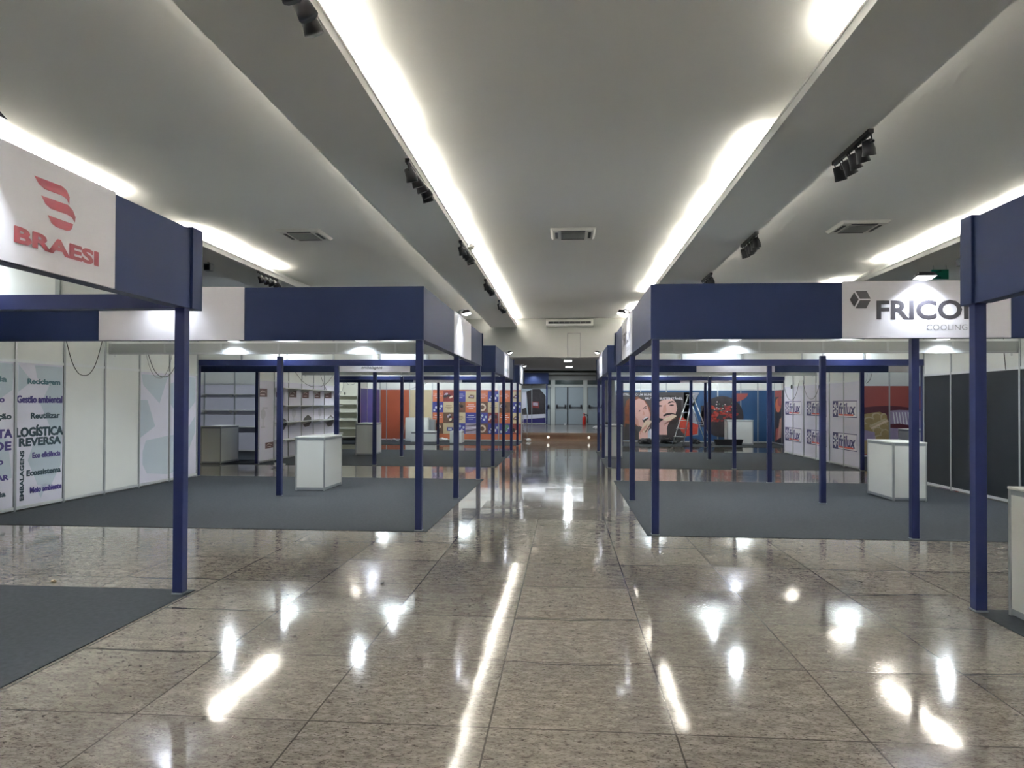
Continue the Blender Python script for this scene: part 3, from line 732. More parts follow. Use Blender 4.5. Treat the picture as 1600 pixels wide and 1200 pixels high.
# --- checkered poster booth (left, fourth row)
F = facing_right(-7.83)
partition(F, 26.78, 29.62, 'blue and purple panel side wall beside the orange wall', lower=['pblue', 'pblue', 'pviolet'])
F = facing_cam(29.66)
cw = partition(F, -7.83, -1.84, 'orange, tan and checkered poster wall at the far left end', lower=['orange', 'orange', 'tan', 'orange', 'orange', 'orange', 'orange'],
               joints=[-7.83, -7.55, -6.57, -5.60, -4.66, -3.72, -2.79, -1.84])
g = MB(F); cw_, rh = .47, .447
grid = ['O R B T O K O T', 'K T D O D T D K', 'O D T K K M O T', 'D T K L D K K M', 'O O O O O O O O']
cm = dict(O='orange2', B='pblue', K='pblue', T='tan', R='pred', D='pbrown', L='plilac', M='pred')
for r, row in enumerate(grid):
    for c, ch in enumerate(row.split()):
        u0 = -5.60+c*cw_; v1 = 2.09-r*rh; v0 = max(v1-rh, .08); u1 = u0+cw_
        g.rect(u0, u1, v0, v1, cm[ch], pr(0))
        if r == 4: continue
        k = (r*8+c); cu, cv = (u0+u1)/2, (v0+v1)/2
        if ch in 'OB' or (ch == 'K' and k % 3 == 1):
            for i, ww in enumerate((.13, .19, .10)): g.rect(cu-ww, cu+ww, cv+.09-i*.075, cv+.11-i*.075, 'pwhite', pr(1))
        elif ch == 'K':
            for i in range(5): g.ell(u0+.09+.075*i, v0+.1+(i*37 % 5)*.055, .045, .055, 'pwhite' if i % 2 else 'lavshade', pr(1+i % 2), 10)
        elif ch == 'T':
            if c in (3, 7): g.poly([(cu-.13, cv-.03), (cu-.02, cv+.08), (cu+.14, cv+.05), (cu+.12, cv-.09), (cu-.1, cv-.07)], 'pbrown', pr(1)); g.rect(cu-.06, cu+.1, cv-.03, cv+.02, 'plilac', pr(2))
            elif r == 3: g.rect(cu-.08, cu+.19, cv-.1, cv+.05, 'pblue', pr(1)); g.rect(cu-.03, cu+.13, cv-.06, cv+.0, 'lavshade', pr(2))
            else:
                for i, ww in enumerate((.12, .15, .09)): g.rect(cu-ww, cu+ww, cv+.06-i*.07, cv+.075-i*.07, 'pbrown', pr(1))
        elif ch in 'DRM':
            rr = random.Random(k)
            for i in range(5): g.ell(u0+.08+rr.random()*.3, v0+.08+rr.random()*.28, .05+.05*rr.random(), .04+.04*rr.random(), ('plilac', 'pdark', 'bread', 'pred', 'pdark')[i], pr(1+i % 3), 12, rr.random())
            if k in (12, 28): g.ell(cu, cv, .16, .16, 'bread', pr(4), 18); g.ell(cu, cv, .09, .09, 'pbrown', pr(5), 14)
        elif ch == 'L':
            for i in range(3): g.poly([(u0, v0+.1+i*.11), (u1, v0+.16+i*.1), (u1, v0+.2+i*.1), (u0, v0+.13+i*.11)], 'pwhite' if i % 2 else 'pdark', pr(1))
for u, v in ((-2.45, .62), (-2.52, .48)): g.ell(u, v, .09, .08, 'pgreen', pr(4), 14)
g.build('printed_graphic', cw)['label'] = 'checkered food photo and text squares'
# open shelf unit far left
su = thing('shelving_unit', (-9.17, 29.62, .006), 'white open shelf unit standing at the far left behind counters', 'shelves')
MB().box(-9.62, -8.72, 29.60, 29.63, .14, 2.95, 'cream').build('back_panel', su)
for x in (-9.64, -8.72): MB().box(x, x+.03, 29.28, 29.63, .006, 2.95, 'cream').build('side_panel', su)
for k in range(6): MB().box(-9.61, -8.72, 29.30, 29.60, .14+k*.345, .165+k*.345, 'cream').build('shelf_board', su)

# --- eating couple poster booth (right, fourth row)
F = facing_cam(29.66)
ew = partition(F, 2.03, 8.30, 'large printed wall with the eating couple, bowl and blue panels', lower='steel', joints=[2.03, 3.07, 4.11, 5.14, 6.18, 7.1, 7.78, 8.28])
def A(pts): return [(1.998+x*.002271, 2.398-y*.002307) for x, y in pts]
def Bq(pts): return [(5.113+x*.002596, 2.662-y*.002637) for x, y in pts]
g = MB(F)
L0 = -.010
def lay(k): return .0045+.0006*k     # the banner hangs in front of the uprights
g.poly(A([(20, 145), (1385, 145), (1385, 1000), (20, 1000)]), 'pgrey', lay(0))
g.poly(A([(1385, 145), (1520, 145), (1390, 395), (1500, 760), (1500, 1000), (1240, 1000), (1240, 145)]), 'greyp', lay(0))
g.poly(A([(1385, 145), (1510, 145), (1375, 400), (1385, 480)]), 'greyp', lay(1))
g.poly(A([(1150, 600), (1230, 590), (1300, 650), (1500, 720), (1480, 880), (1290, 925), (1200, 840), (1150, 740)]), 'tomato', lay(2))
g.poly(A([(1250, 930), (1500, 900), (1540, 1000), (1250, 1000)]), 'steel', lay(2))
# woman
g.poly(A([(185, 430), (215, 300), (290, 235), (420, 225), (560, 300), (640, 430), (655, 560), (620, 640), (470, 760), (330, 730), (300, 780), (180, 760), (190, 600)]), 'hair', lay(1))
g.poly(A([(300, 420), (340, 300), (440, 255), (530, 290), (600, 400), (635, 520), (645, 610), (590, 740), (480, 765), (420, 720), (350, 620), (305, 520)]), 'skin2', lay(2))
g.poly(A([(300, 430), (360, 560), (430, 640), (440, 760), (350, 690), (300, 560)]), 'skin', lay(3))
g.poly(A([(510, 430), (555, 395), (600, 400), (560, 412), (520, 440)]), 'hair2', lay(4)); g.poly(A([(430, 480), (460, 465), (470, 480), (440, 495)]), 'hair2', lay(4))
g.poly(A([(535, 440), (560, 425), (592, 432), (562, 442)]), 'hair2', lay(4)); g.poly(A([(520, 470), (550, 530), (545, 555), (500, 560), (505, 540)]), 'skin', lay(4))
g.poly(A([(500, 635), (560, 590), (610, 585), (612, 620), (560, 650), (530, 690)]), 'hair2', lay(4)); g.poly(A([(512, 622), (560, 588), (600, 584), (600, 598), (560, 610), (525, 640)]), 'pwhite', lay(5))
g.poly(A([(440, 860), (500, 800), (560, 760), (640, 760), (600, 830), (600, 1000), (440, 1000)]), 'skin2', lay(5))
g.poly(A([(560, 900), (640, 800), (720, 820), (730, 1000), (600, 1000)]), 'lavshade', lay(4)); g.poly(A([(640, 800), (660, 1000), (690, 1000), (665, 800)]), 'pwhite', lay(5))
g.poly(A([(545, 670), (610, 640), (675, 650), (680, 690), (620, 770), (560, 860), (470, 850), (500, 750)]), 'bread', lay(6)); g.poly(A([(555, 870), (620, 770), (682, 690), (672, 668), (605, 760), (545, 850)]), 'pbrown', lay(7))
for i in range(4): g.poly(A([(445+i*32, 870-i*30), (480+i*32, 800-i*28), (500+i*32, 800-i*28), (470+i*32, 900-i*30)]), 'skin', lay(7))
# man
g.poly(A([(690, 420), (720, 290), (820, 220), (960, 200), (1120, 210), (1190, 290), (1200, 460), (1150, 640), (1060, 760), (700, 760)]), 'hair2', lay(1))
g.poly(A([(700, 440), (740, 340), (880, 280), (1040, 262), (1100, 330), (1122, 430), (1105, 560), (1060, 610), (900, 620), (700, 580)]), 'skin2', lay(2))
g.poly(A([(880, 380), (925, 360), (935, 480), (900, 520), (860, 500)]), 'skin', lay(3))
g.poly(A([(950, 352), (980, 312), (1040, 300), (1090, 325), (1030, 322), (985, 340)]), 'hair2', lay(4)); g.poly(A([(975, 378), (1010, 358), (1060, 362), (1070, 378), (1020, 388)]), 'hair2', lay(4))
g.poly(A([(760, 400), (800, 370), (860, 380), (850, 395), (790, 405)]), 'hair2', lay(4))
g.poly(A([(875, 552), (930, 518), (1020, 508), (1080, 525), (1092, 545), (1030, 535), (940, 556), (880, 580)]), 'hair2', lay(4))
g.poly(A([(870, 620), (960, 580), (1050, 535), (1110, 560), (1100, 600), (1000, 660), (880, 710)]), 'bread', lay(5)); g.poly(A([(900, 690), (1000, 640), (1108, 575), (1100, 605), (1000, 662), (900, 715)]), 'pbrown', lay(6))
g.poly(A([(730, 900), (740, 740), (860, 640), (960, 650), (1000, 640), (960, 720), (940, 780), (945, 900)]), 'skin2', lay(6))
g.poly(A([(1088, 540), (1112, 470), (1140, 530), (1105, 660), (1030, 720), (1000, 690), (1100, 600), (1108, 566)]), 'hair2', lay(4))
for i in range(3): g.poly(A([(880+i*30, 730-i*25), (960+i*30, 660-i*20), (970+i*30, 670-i*20), (890+i*30, 745-i*25)]), 'skin', lay(7))
g.poly(A([(950, 760), (1040, 700), (1150, 720), (1200, 860), (1240, 1000), (860, 1000), (860, 900), (945, 900)]), 'pdark', lay(4))
g.poly(A([(195, 700), (330, 730), (440, 870), (440, 1000), (180, 1000)]), 'pdark', lay(3))
g.poly(A([(20, 145), (60, 145), (70, 700), (20, 700)]), 'pdark', lay(1))
# bowl of berries
g.ell(*Bq([(480, 600)])[0], .85, .84, 'pdark', lay(0), 28)
rr = random.Random(3)
for i in range(70):
    x, y = 300+rr.random()*400, 440+rr.random()*260
    (cu, cv), = Bq([(x, y)]); g.ell(cu, cv, .06+.03*rr.random(), .035+.02*rr.random(), ('berry', 'tomato', 'berry', 'pred')[i % 4], lay(1+i % 6), 9, rr.random()*.8-.4)
for i in range(14):
    x, y = 330+rr.random()*330, 370+rr.random()*160
    (cu, cv), = Bq([(x, y)]); g.ell(cu, cv, .03, .03, ('pearl', 'pgreen', 'pearl')[i % 3], lay(7), 9)
g.poly(Bq([(150, 430), (220, 430), (240, 760), (150, 760)]), 'pdark', lay(0))
g.poly(Bq([(700, 240), (880, 240), (860, 290), (800, 340), (700, 370)]), 'coral', lay(1))
g.build('printed_graphic', ew)['label'] = 'poster of a red-haired woman and a bearded man biting sandwiches, and a bowl of red berries'
tx = MB(F)
tx.text('CONSTRUINDO UM MUNDO', *A([(32, 208)])[0], 700*.002271, 44*.0023, 'pwhite', d=lay(9), bold=.02)
tx.text('MUTUO SUSTENTÁVEL', *A([(555, 276)])[0], 665*.002271, 52*.0023, 'pwhite', d=lay(9), bold=.02)
tx.build('lettering', ew)['label'] = 'white capital letters'
F = facing_left(8.30)
sw = partition(F, -29.62, -26.75, 'dark food poster side wall at the right end of the eating couple booth', lower=['steel', 'pdark', 'pdark'], joints=[-29.62, -29.18, -28.2, -26.78])
g = MB(F)
g.ell(-28.72, 1.55, .38, .28, 'orange2', pr(0)); g.ell(-28.5, 1.7, .25, .2, 'coral', pr(1)); g.poly([(-28.85, .2), (-28.35, .3), (-28.25, 1.1), (-28.5, 1.0)], 'skin', pr(1))
g.rect(-29.12, -28.25, 1.88, 2.12, 'coral', pr(0)); g.poly([(-29.1, .1), (-28.8, .2), (-28.6, .7), (-29.0, .6)], 'coral', pr(0))
g.build('printed_graphic', sw)
# --- poster wall of the platform booth
Fp2 = Frame((0, 42.5, PLAT), (1, 0, 0), (0, -1, 0))
pwall = partition(Fp2, -4.2, -1.2, 'printed wall with a giant dark machine photo on the far platform', lower='lavshade', joints=[-4.2, -3.0, -2.02, -1.14], base=.002)
g = MB(Fp2)
for poly, mt, k in (([(-2.75, 1.9), (-2.3, 1.9), (-2.4, .9), (-2.75, .95)], 'lav', 0), ([(-2.35, 1.95), (-2.2, .2), (-1.2, .2), (-1.2, 1.7), (-1.55, 2.1), (-1.95, 2.1), (-2.2, 2.0)], 'pdark', 1),
                    ([(-2.0, 1.35), (-1.6, 1.35), (-1.58, .95), (-2.0, 1.0)], 'pred', 2), ([(-2.75, .85), (-2.35, 1.0), (-2.3, .5), (-2.75, .3)], 'pgrey', 2), ([(-2.6, .55), (-1.2, .62), (-1.2, .40), (-2.6, .30)], 'lav', 3),
                    ([(-1.95, 1.3), (-1.65, 1.28), (-1.65, 1.1), (-1.95, 1.12)], 'plilac', 3), ([(-2.75, .28), (-1.2, .38), (-1.2, .08), (-2.75, .08)], 'navyprint', 4)): g.poly(poly, mt, pr(k))
g.build('printed_graphic', pwall)

# ------------------------------------------------------------------ counters
def counter_proto(w_=.54, dp=1.0, h=.97):
    t = thing('counter', (0, 0, .006), '', 'counter', 'white booth counters')
    hw, hd, p = w_/2, dp/2, .02
    z0 = .006
    for sx in (-1, 1):
        for sy in (-1, 1): MB().box(sx*hw-p if sx > 0 else -hw, hw if sx > 0 else -hw+p*1.6, sy*hd-p*1.6 if sy > 0 else -hd, hd if sy > 0 else -hd+p*1.6, z0, h-.02, 'alu').build('corner_profile', t)
    for sy in (-1, 1):
        y0 = sy*hd-(.018 if sy > 0 else 0)
        MB().box(-hw+.032, hw-.02, y0+.004*(sy < 0), y0+.018-.004*(sy > 0), .06, h-.06, 'white').build('front_panel' if sy < 0 else 'rear_panel', t)
        MB().box(-hw+.032, hw-.02, y0, y0+.018, z0+.01, .06, 'greyalu').build('bottom_rail', t); MB().box(-hw+.032, hw-.02, y0, y0+.018, h-.06, h-.02, 'greyalu').build('top_rail', t)
    for sx in (-1, 1):
        x0 = sx*hw-(.018 if sx > 0 else 0)
        MB().box(x0+.004*(sx < 0), x0+.018-.004*(sx > 0), -hd+.032, hd-.032, .06, h-.06, 'white').build('side_panel', t)
        MB().box(x0, x0+.018, -hd+.032, hd-.032, z0+.01, .06, 'greyalu').build('bottom_rail', t); MB().box(x0, x0+.018, -hd+.032, hd-.032, h-.06, h-.02, 'greyalu').build('top_rail', t)
    MB().box(-hw-.004, hw+.004, -hd-.004, hd+.004, h-.02, h, 'white').build('counter_top', t, bevel=.003)
    return t
ct = counter_proto()
CT = [(-4.575, 13.0, 0, 'white counter with grey profiles in the word print booth, right of a post'),
      (5.62, 12.65, 0, 'white counter with grey profiles before the black panel wall'),
      (3.60, 5.16, 0, 'cropped white counter at the right edge of the photo, nearest the camera'),
      (-6.05, 21.6, 0, 'white counter of the left shelf booth, behind a blue post'),
      (1.38, 21.45, 0, 'narrow looking white counter by the aisle posts on the right'),
      (-9.10, 18.22, 0, 'cream white counter at far left before the lavender shelves'),
      (8.86, 18.7, 0, 'small white counter before the red food poster at far right'),
      (6.80, 28.75, PI/2, 'white counter below the berry bowl print at the far right end')]
for i, (x, y, a, lb) in enumerate(CT):
    if i == 0: ct.location = (x, y, .006); ct['label'] = lb
    else: dup(ct, (x, y, .006), a, lb)
# ------------------------------------------------------------------ floodlights
def flood_proto():
    """arm clamps at the origin and reaches out along +X of the lamp's own frame; head shines back and down"""
    t = thing('floodlight', (0, 0, 0), '', 'lamp', 'floodlights')
    MB().box(-.03, .03, -.025, .025, 0, .05, 'alu').build('clamp', t)
    MB().tube([(0, 0, .03), (.03, 0, .07), (.09, 0, .085), (.13, 0, .06)], .009, 'alu').build('arm', t)
    h = MB().add([(.075, -.11, .005), (.21, -.11, .03), (.21, .11, .03), (.075, .11, .005), (.10, -.085, .06), (.18, -.085, .075), (.18, .085, .075), (.10, .085, .06)],
                 [(4, 5, 6, 7), (0, 1, 5, 4), (1, 2, 6, 5), (2, 3, 7, 6), (3, 0, 4, 7)], 'black').build('lamp_head', t)
    g = MB().add([(.077, -.105, .003), (.208, -.105, .028), (.208, .105, .028), (.077, .105, .003), (.143, 0, -.02)], [(1, 0, 4), (2, 1, 4), (3, 2, 4), (0, 3, 4)], 'lamp').build('lamp_glass', h)
    g['label'] = 'glowing white glass'
    return t
fl = flood_proto(); first = True
def flood(F, u, energy, label, cone=2.3, z=ZT, out=.0, inner=False, ax=.06, aim=None):
    """on the outer side of a fascia (or its inner side), shining at the board"""
    global first
    base = F(u, z+.014, -.03 if not inner else -.09)
    n = F.n if not inner else -F.n
    rz = math.atan2(n.y, n.x)
    if first: o = fl; first = False; o.location = base; o.rotation_euler = (0, 0, rz); o['label'] = label
    else: o = dup(fl, base, rz, label)
    p = base+n*.15+Vector((0, 0, -.03))
    light('flood_beam', 'SPOT', p, energy, COOL, aim=aim if aim is not None else base+n*(.16 if inner else ax)+Vector((0, 0, -.5)), spot_size=2.75 if inner else cone, spot_blend=.75, shadow_soft_size=.045)
    return o
flood(facing_right(-3.115), 3.42, SIGN_W*1.0, 'overexposed floodlight over the red logo board, left edge', cone=1.7)
flood(facing_cam(8.655), -4.95, SIGN_W*.7, 'floodlight over the empty front board of the word print booth')
flood(facing_right(-1.74), 11.6, SIGN_W*.8, 'floodlight over the aisle board of the word print booth')
flood(facing_cam(8.655), 4.12, SIGN_W, 'floodlight over the dark lettering with the cube emblem, front side')
flood(facing_left(1.01), -11.7, SIGN_W*.8, 'floodlight over the cube emblem board facing the aisle')
flood(facing_right(-1.74), 20.7, SIGN_W, 'floodlight over the aisle board of the left shelf booth')
flood(facing_left(1.01), -20.7, SIGN_W, 'floodlight over the aisle board of the snowflake sign booth')
flood(facing_right(-1.74), 28.1, SIGN_W, 'floodlight over the aisle board of the checkered poster booth')
flood(facing_cam(17.655), -4.83, SIGN_W*.5, 'floodlight over the lowercase word board of the left shelf booth')
flood(facing_cam(17.655), 4.1, SIGN_W*.5, 'floodlight over the blank board of the snowflake sign booth')
for u in (-5.85, -3.55): flood(facing_far(14.80), -u, BOOTH_W, 'floodlight inside the word print booth, %s rear' % ('left' if u < -4 else 'right'), inner=True, z=3.005)
for u in (2.95, 5.60): flood(facing_far(14.80), -u, BOOTH_W, 'floodlight inside the black panel booth, %s rear' % ('right' if u > 4 else 'left'), inner=True, z=3.005)
for u in (-6.1, -3.4): flood(facing_far(23.80), -u, BOOTH_W, 'floodlight inside the left shelf booth, %s rear' % {-6.1: 'middle', -3.4: 'right', -9.8: 'far left'}[u], inner=True, z=3.005)
for u in (2.9, 5.7): flood(facing_far(23.80), -u, BOOTH_W, 'floodlight inside the snowflake sign booth, %s rear' % {2.9: 'left', 5.7: 'middle', 9.8: 'far right'}[u], inner=True, z=3.005)
flood(facing_cam(17.655), -9.6, BOOTH_W*1.6, 'floodlight on the front beam before the far left lavender shelves', inner=True, z=3.005, aim=(-10.2, 22.1, 1.2))
flood(facing_cam(17.655), 9.3, BOOTH_W*1.6, 'floodlight on the front beam before the red food poster', inner=True, z=3.005, aim=(9.5, 22.1, 1.2))
flood(facing_far(5.82), 5.2, BOOTH_W, 'floodlight inside the red logo booth, at its rear beam', inner=True, z=3.005)
for F, u, nm in ((facing_cam(26.655), -9.0, 'checkered poster booth, added to light the open shelf unit'), (facing_cam(26.655), -3.4, 'checkered poster booth, right half'), (facing_cam(26.655), -6.4, 'checkered poster booth, left half'), (facing_cam(26.655), 3.4, 'eating couple booth, left half'), (facing_cam(26.655), 6.6, 'eating couple booth, right half')):  # the leftmost lamp is an addition that brightens the otherwise unlit shelf unit
    o = flood(F, u, 4, 'floodlight on the front beam of the '+nm, inner=True, z=3.005)
    light('flood_beam', 'SPOT', F(u, 2.9, -.5), BOOTH_W*1.2, COOL, aim=F(u, 1.2, -3.0), spot_size=2.4, spot_blend=.8, shadow_soft_size=.1)
# lamps standing on the middle beams
for x, nm in ((-5.6, 'left half of the word print booth'), (-3.4, 'right half of the word print booth'), (2.7, 'left half of the black panel booth'), (5.9, 'right half of the black panel booth')):
    o = flood(Frame((0, 11.70, 0), (1, 0, 0), (0, -1, 0)), x, BOOTH_W*1.05, 'floodlight on the cross beam, '+nm, z=2.60, cone=2.75, ax=.25)

# ------------------------------------------------------------------ track lights, air conditioners, ceiling things
def track_proto():
    t = thing('track_light', (0, 0, 0), '', 'track light', 'black spotlight bars on the ceiling beams')
    MB().box(-.03, .03, -.58, .58, -.05, 0, 'black').build('bar', t)
    rr = random.Random(5)
    for k in range(5):
        y = -.48+k*.24; a = (rr.random()-.5)*1.4; dx = .05*math.sin(a*2)
        b = MB().tube([(0, y-.085, -.045), (dx, y-.09, -.15), (dx, y+.09, -.15), (0, y+.085, -.045)], .008, 'black', 6)
        b.tube([(dx-.03, y, -.10), (dx+.06*math.sin(a), y+.03, -.20), (dx+.12*math.sin(a), y+.05*math.cos(a), -.27)], [.055, .072, .080], 'black', 12)
        for q in (-1, 1): b.tube([(dx, y+q*.085, -.15), (dx, y+q*.115, -.15)], .018, 'black', 8)
        b.build('spot_head', t)
    return t
tk = track_proto()
TK = [(-2.10, 5.05, 'nearest black spotlight bar on the left ceiling beam, cut by the top edge'), (-2.10, 9.85, 'second black spotlight bar on the left ceiling beam'), (-2.10, 14.6, 'third black spotlight bar on the left beam, with a white rag'),
      (-2.10, 19.0, 'fourth black spotlight bar on the left ceiling beam'), (-2.10, 22.8, 'farthest black spotlight bar on the left ceiling beam'),
      (3.56, 9.2, 'nearest black spotlight bar on the right ceiling beam'), (3.56, 14.2, 'second black spotlight bar on the right ceiling beam'), (3.56, 18.4, 'farthest black spotlight bar just above the right fascia'),
      (-7.56, 17.6, 'black spotlight bar on the far left ceiling beam')]
for i, (x, y, lb) in enumerate(TK):
    if i == 0: tk.location = (x, y, BEAM_Z); tk['label'] = lb
    else: dup(tk, (x, y, BEAM_Z), None, lb)
tag(MB().blob((-1.95, 14.55, 4.80), (.09, .13, .07), 'acwhite', 3).build('rag'), 'crumpled pale rag hanging on the third left spotlight bar', 'rag')

def cassette_proto():
    t = thing('air_conditioner', (0, 0, 0), '', 'air conditioner', 'ceiling air conditioners')
    h = .47
    MB().add([(-h, -h, 0), (h, -h, 0), (h, h, 0), (-h, h, 0), (-h+.05, -h+.05, -.05), (h-.05, -h+.05, -.05), (h-.05, h-.05, -.05), (-h+.05, h-.05, -.05)],
             [(7, 6, 5, 4), (0, 1, 5, 4), (1, 2, 6, 5), (2, 3, 7, 6), (3, 0, 4, 7)], 'acwhite').build('cover', t)
    g = MB().box(-.25, .25, -.25, .25, -.062, -.05, 'acgrille')
    for k in range(9): y = -.22+k*.055; g.box(-.24, .24, y-.006, y+.006, -.068, -.062, 'grey')
    g.build('grille', t)
    for a in range(4):
        b = MB().box(-.25, .25, -.375, -.315, -.058, -.05, 'black'); ca, sa = math.cos(a*PI/2), math.sin(a*PI/2)
        b.v = [Vector((p.x*ca-p.y*sa, p.x*sa+p.y*ca, p.z)) for p in b.v]; b.build('air_outlet', t)
    return t
ac = cassette_proto()
for i, (x, y, lb) in enumerate(((-5.58, 14.85, 'square ceiling air conditioner over the left booths'), (.14, 15.1, 'square ceiling air conditioner above the aisle'), (5.86, 14.85, 'square ceiling air conditioner over the right booths'))):
    if i == 0: ac.location = (x, y, CEIL); ac['label'] = lb
    else: dup(ac, (x, y, CEIL), None, lb)
F = facing_cam(END_Y)
wa = thing('wall_air_conditioner', F(.15, 4.82, .1), 'long white air conditioner high on the end wall above the aisle', 'air conditioner')
prof = [(0, 4.83), (.16, 4.83), (.22, 4.88), (.23, 5.06), (.18, 5.14), (0, 5.15)]
vs = [F(u, v, d) for u in (-.84, 1.14) for d, v in prof]; n = len(prof)
MB().add(vs, [tuple(range(n))[::-1], tuple(range(n, 2*n))]+[(i, (i+1) % n, n+(i+1) % n, n+i) for i in range(n)], 'acwhite').build('casing', wa, bevel=.02)
g = MB(F).fbox(-.74, 1.04, 4.94, 5.03, .225, .236, 'black')
for k in range(9): u = -.74+k*.2225; g.fbox(u-.006, u+.006, 4.94, 5.03, .236, .24, 'grey')
g.fbox(-.74, 1.04, 4.98, 4.985, .236, .24, 'grey').build('outlet_grille', wa)
cd = MB(F)
for u in (.07, .61): cd.tube([F(u, LOB_Z+.01, .012), F(u, 4.56, .012)], .010, 'greycable', 6)
cd.tube([F(.07, 4.56, .012), F(.61, 4.56, .012)], .008, 'greycable', 6)
tag(cd.build('conduit'), 'thin grey conduit loop on the end wall below the long air conditioner', 'conduit')
tag(MB(F).ell(-2.73, 4.27, .18, .07, 'wallpaint', .03).ell(-2.73, 4.27, .21, .085, 'grey', .02).fbox(-2.85, -2.6, 4.24, 4.30, 0, .018, 'grey').build('wall_vent'), 'small oval fitting on the end wall left of the aisle', 'vent')
# lobby lights
for i, (x, y, lb) in enumerate(((.09, 32.4, 'nearer square ceiling light over the platform'), (.16, 37.6, 'farther square ceiling light over the platform'))):
    t = thing('ceiling_light', (x, y, LOB_Z), lb, 'light', 'square lights over the platform')
    MB().box(x-.19, x+.19, y-.6, y+.6, LOB_Z-.03, LOB_Z, 'acwhite').build('frame', t)
    MB().box(x-.165, x+.165, y-.57, y+.57, LOB_Z-.034, LOB_Z-.03, 'panel_light').build('diffuser', t)
    light('lobby_panel', 'AREA', (x, y, LOB_Z-.05), 120, COOL, shape='RECTANGLE', size=.3, size_y=1.1)
light('lobby_strip', 'AREA', (-1.0, 40.6, 3.48), 150, COOL, shape='RECTANGLE', size=4, size_y=.1)
light('lobby_booth_light', 'SPOT', (-1.9, 41.6, 3.25), 70, COOL, aim=(-1.9, 42.5, 1.5), spot_size=2.2, spot_blend=.8, shadow_soft_size=.08)
# step lights
for i, x in enumerate((-.74, .97)):
    lt = tag(MB(facing_cam(END_Y-.02)).ell(x, .17, .05, .05, 'steplight', .012).fbox(x-.045, x+.045, .125, .215, 0, .010, 'alub').build('step_light'), 'small round light in the wooden riser, %s one' % ('left' if i == 0 else 'right'), 'light', 'step lights')
# speakers / cameras near the outer beams, exit sign
for x, y, lb in ((-8.25, 15.9, 'small dark speaker under the far left ceiling beam'), (8.62, 16.25, 'small dark speaker under the far right ceiling beam')):
    t = thing('ceiling_speaker', (x, y, BEAM_Z-.22), lb, 'speaker', 'small ceiling speakers')
    MB().box(x-.08, x+.08, y-.08, y+.08, BEAM_Z-.20, BEAM_Z-.03, 'grey').build('casing', t, bevel=.01)
    MB().box(x-.02, x+.02, y-.02, y+.02, BEAM_Z-.03, BEAM_Z, 'black').build('bracket', t)
    MB().box(x-.06, x+.06, y-.088, y-.08, BEAM_Z-.19, BEAM_Z-.06, 'black').build('speaker_grille', t)
t = thing('exit_sign', (8.62, 17.2, 4.52), 'green exit sign hanging above the dark lettering fascia at right', 'sign')
MB(facing_cam(17.2)).fbox(8.45, 8.83, 4.50, 4.72, -.02, 0, 'green').build('plate', t)
MB(facing_cam(17.2)).poly([(8.50, 4.62), (8.68, 4.68), (8.66, 4.71), (8.48, 4.65)], 'greendark', .003).poly([(8.50, 4.54), (8.66, 4.52), (8.66, 4.56), (8.52, 4.58)], 'greendark', .003).build('arrow_mark', t)
for u in (8.5, 8.78): MB().tube([(u, 17.21, 4.72), (u, 17.21, BEAM_Z)], .005, 'alu', 6).build('hanger_rod', t)

# ------------------------------------------------------------------ hanging cables
def cable(pts, label, r=.006, mt='cable', plug=None):
    P = [Vector(p) for p in pts]; Q = []
    for i in range(len(P)-1):
        p0, p1, p2, p3 = P[max(i-1, 0)], P[i], P[i+1], P[min(i+2, len(P)-1)]
        for k in range(6):
            t = k/6; Q.append(.5*((2*p1)+(p2-p0)*t+(2*p0-5*p1+4*p2-p3)*t*t+(3*p1-p0-3*p2+p3)*t*t*t))
    Q.append(P[-1])
    t = thing('hanging_cable', P[0], label, 'cable', 'loose cables')
    MB().tube(Q, r, mt, 6).build('cord', t)
    if plug: MB().lathe([(.001, -.07), (.022, -.06), (.028, 0), (.02, .05), (.001, .06)], 'cable', plug, 8).build('plug', t)
def loop(F, u0, u1, v_top, v_low, label, d=.03, **k):
    n = 7; pts = []
    for i in range(n):
        a = i/(n-1); pts.append(F(u0+(u1-u0)*a, v_top-(v_top-v_low)*(1-abs(2*a-1)**2.4), d))
    cable(pts, label, **k)
F = facing_right(-7.82)
loop(F, 10.56, 11.46, 2.62, 2.01, 'black cable looped in front of the first blank panel, word print wall')
loop(F, 12.75, 13.85, 2.55, 2.07, 'black cable looped near the far end of the word print wall')
loop(F, 12.62, 13.6, 2.62, 2.04, 'thin grey cable looped near the far end of the word print wall', r=.004, mt='greycable', d=.055)
loop(F, 20.0, 23.4, 2.5, 2.08, 'black cable sagging across the maroon logo wall')
cable([F(22.1, 2.5, .05), F(22.4, 2.2, .05), F(22.8, 1.95, .05)], 'thin black cable slanting down the maroon logo wall', r=.005)
F = facing_left(7.05)
loop(F, -23.68, -22.1, 2.3, 1.72, 'black cable looped above the far snowflake signs', plug=F(-22.75, 2.14, .06))
loop(F, -21.8, -20.3, 2.3, 1.74, 'black cable looped above the middle snowflake signs')
cable([facing_left(7.06)(-12.02, 2.7, .05), facing_left(7.06)(-12.0, 2.4, .05), facing_left(7.06)(-11.96, 2.15, .05)], 'black cable hanging straight by the black panel wall')
F = facing_cam(22.1)
cable([F(9.1, 2.52, .04), F(9.08, 2.38, .05), F(9.02, 2.28, .05), F(8.95, 2.22, .04)], 'short black cable at the upper left of the red food poster')
cable([F(8.99, 2.52, .04), F(8.97, 2.38, .05), F(8.93, 2.25, .04)], 'thin grey cable at the upper left of the red food poster', r=.004, mt='greycable')
F = facing_cam(29.3)
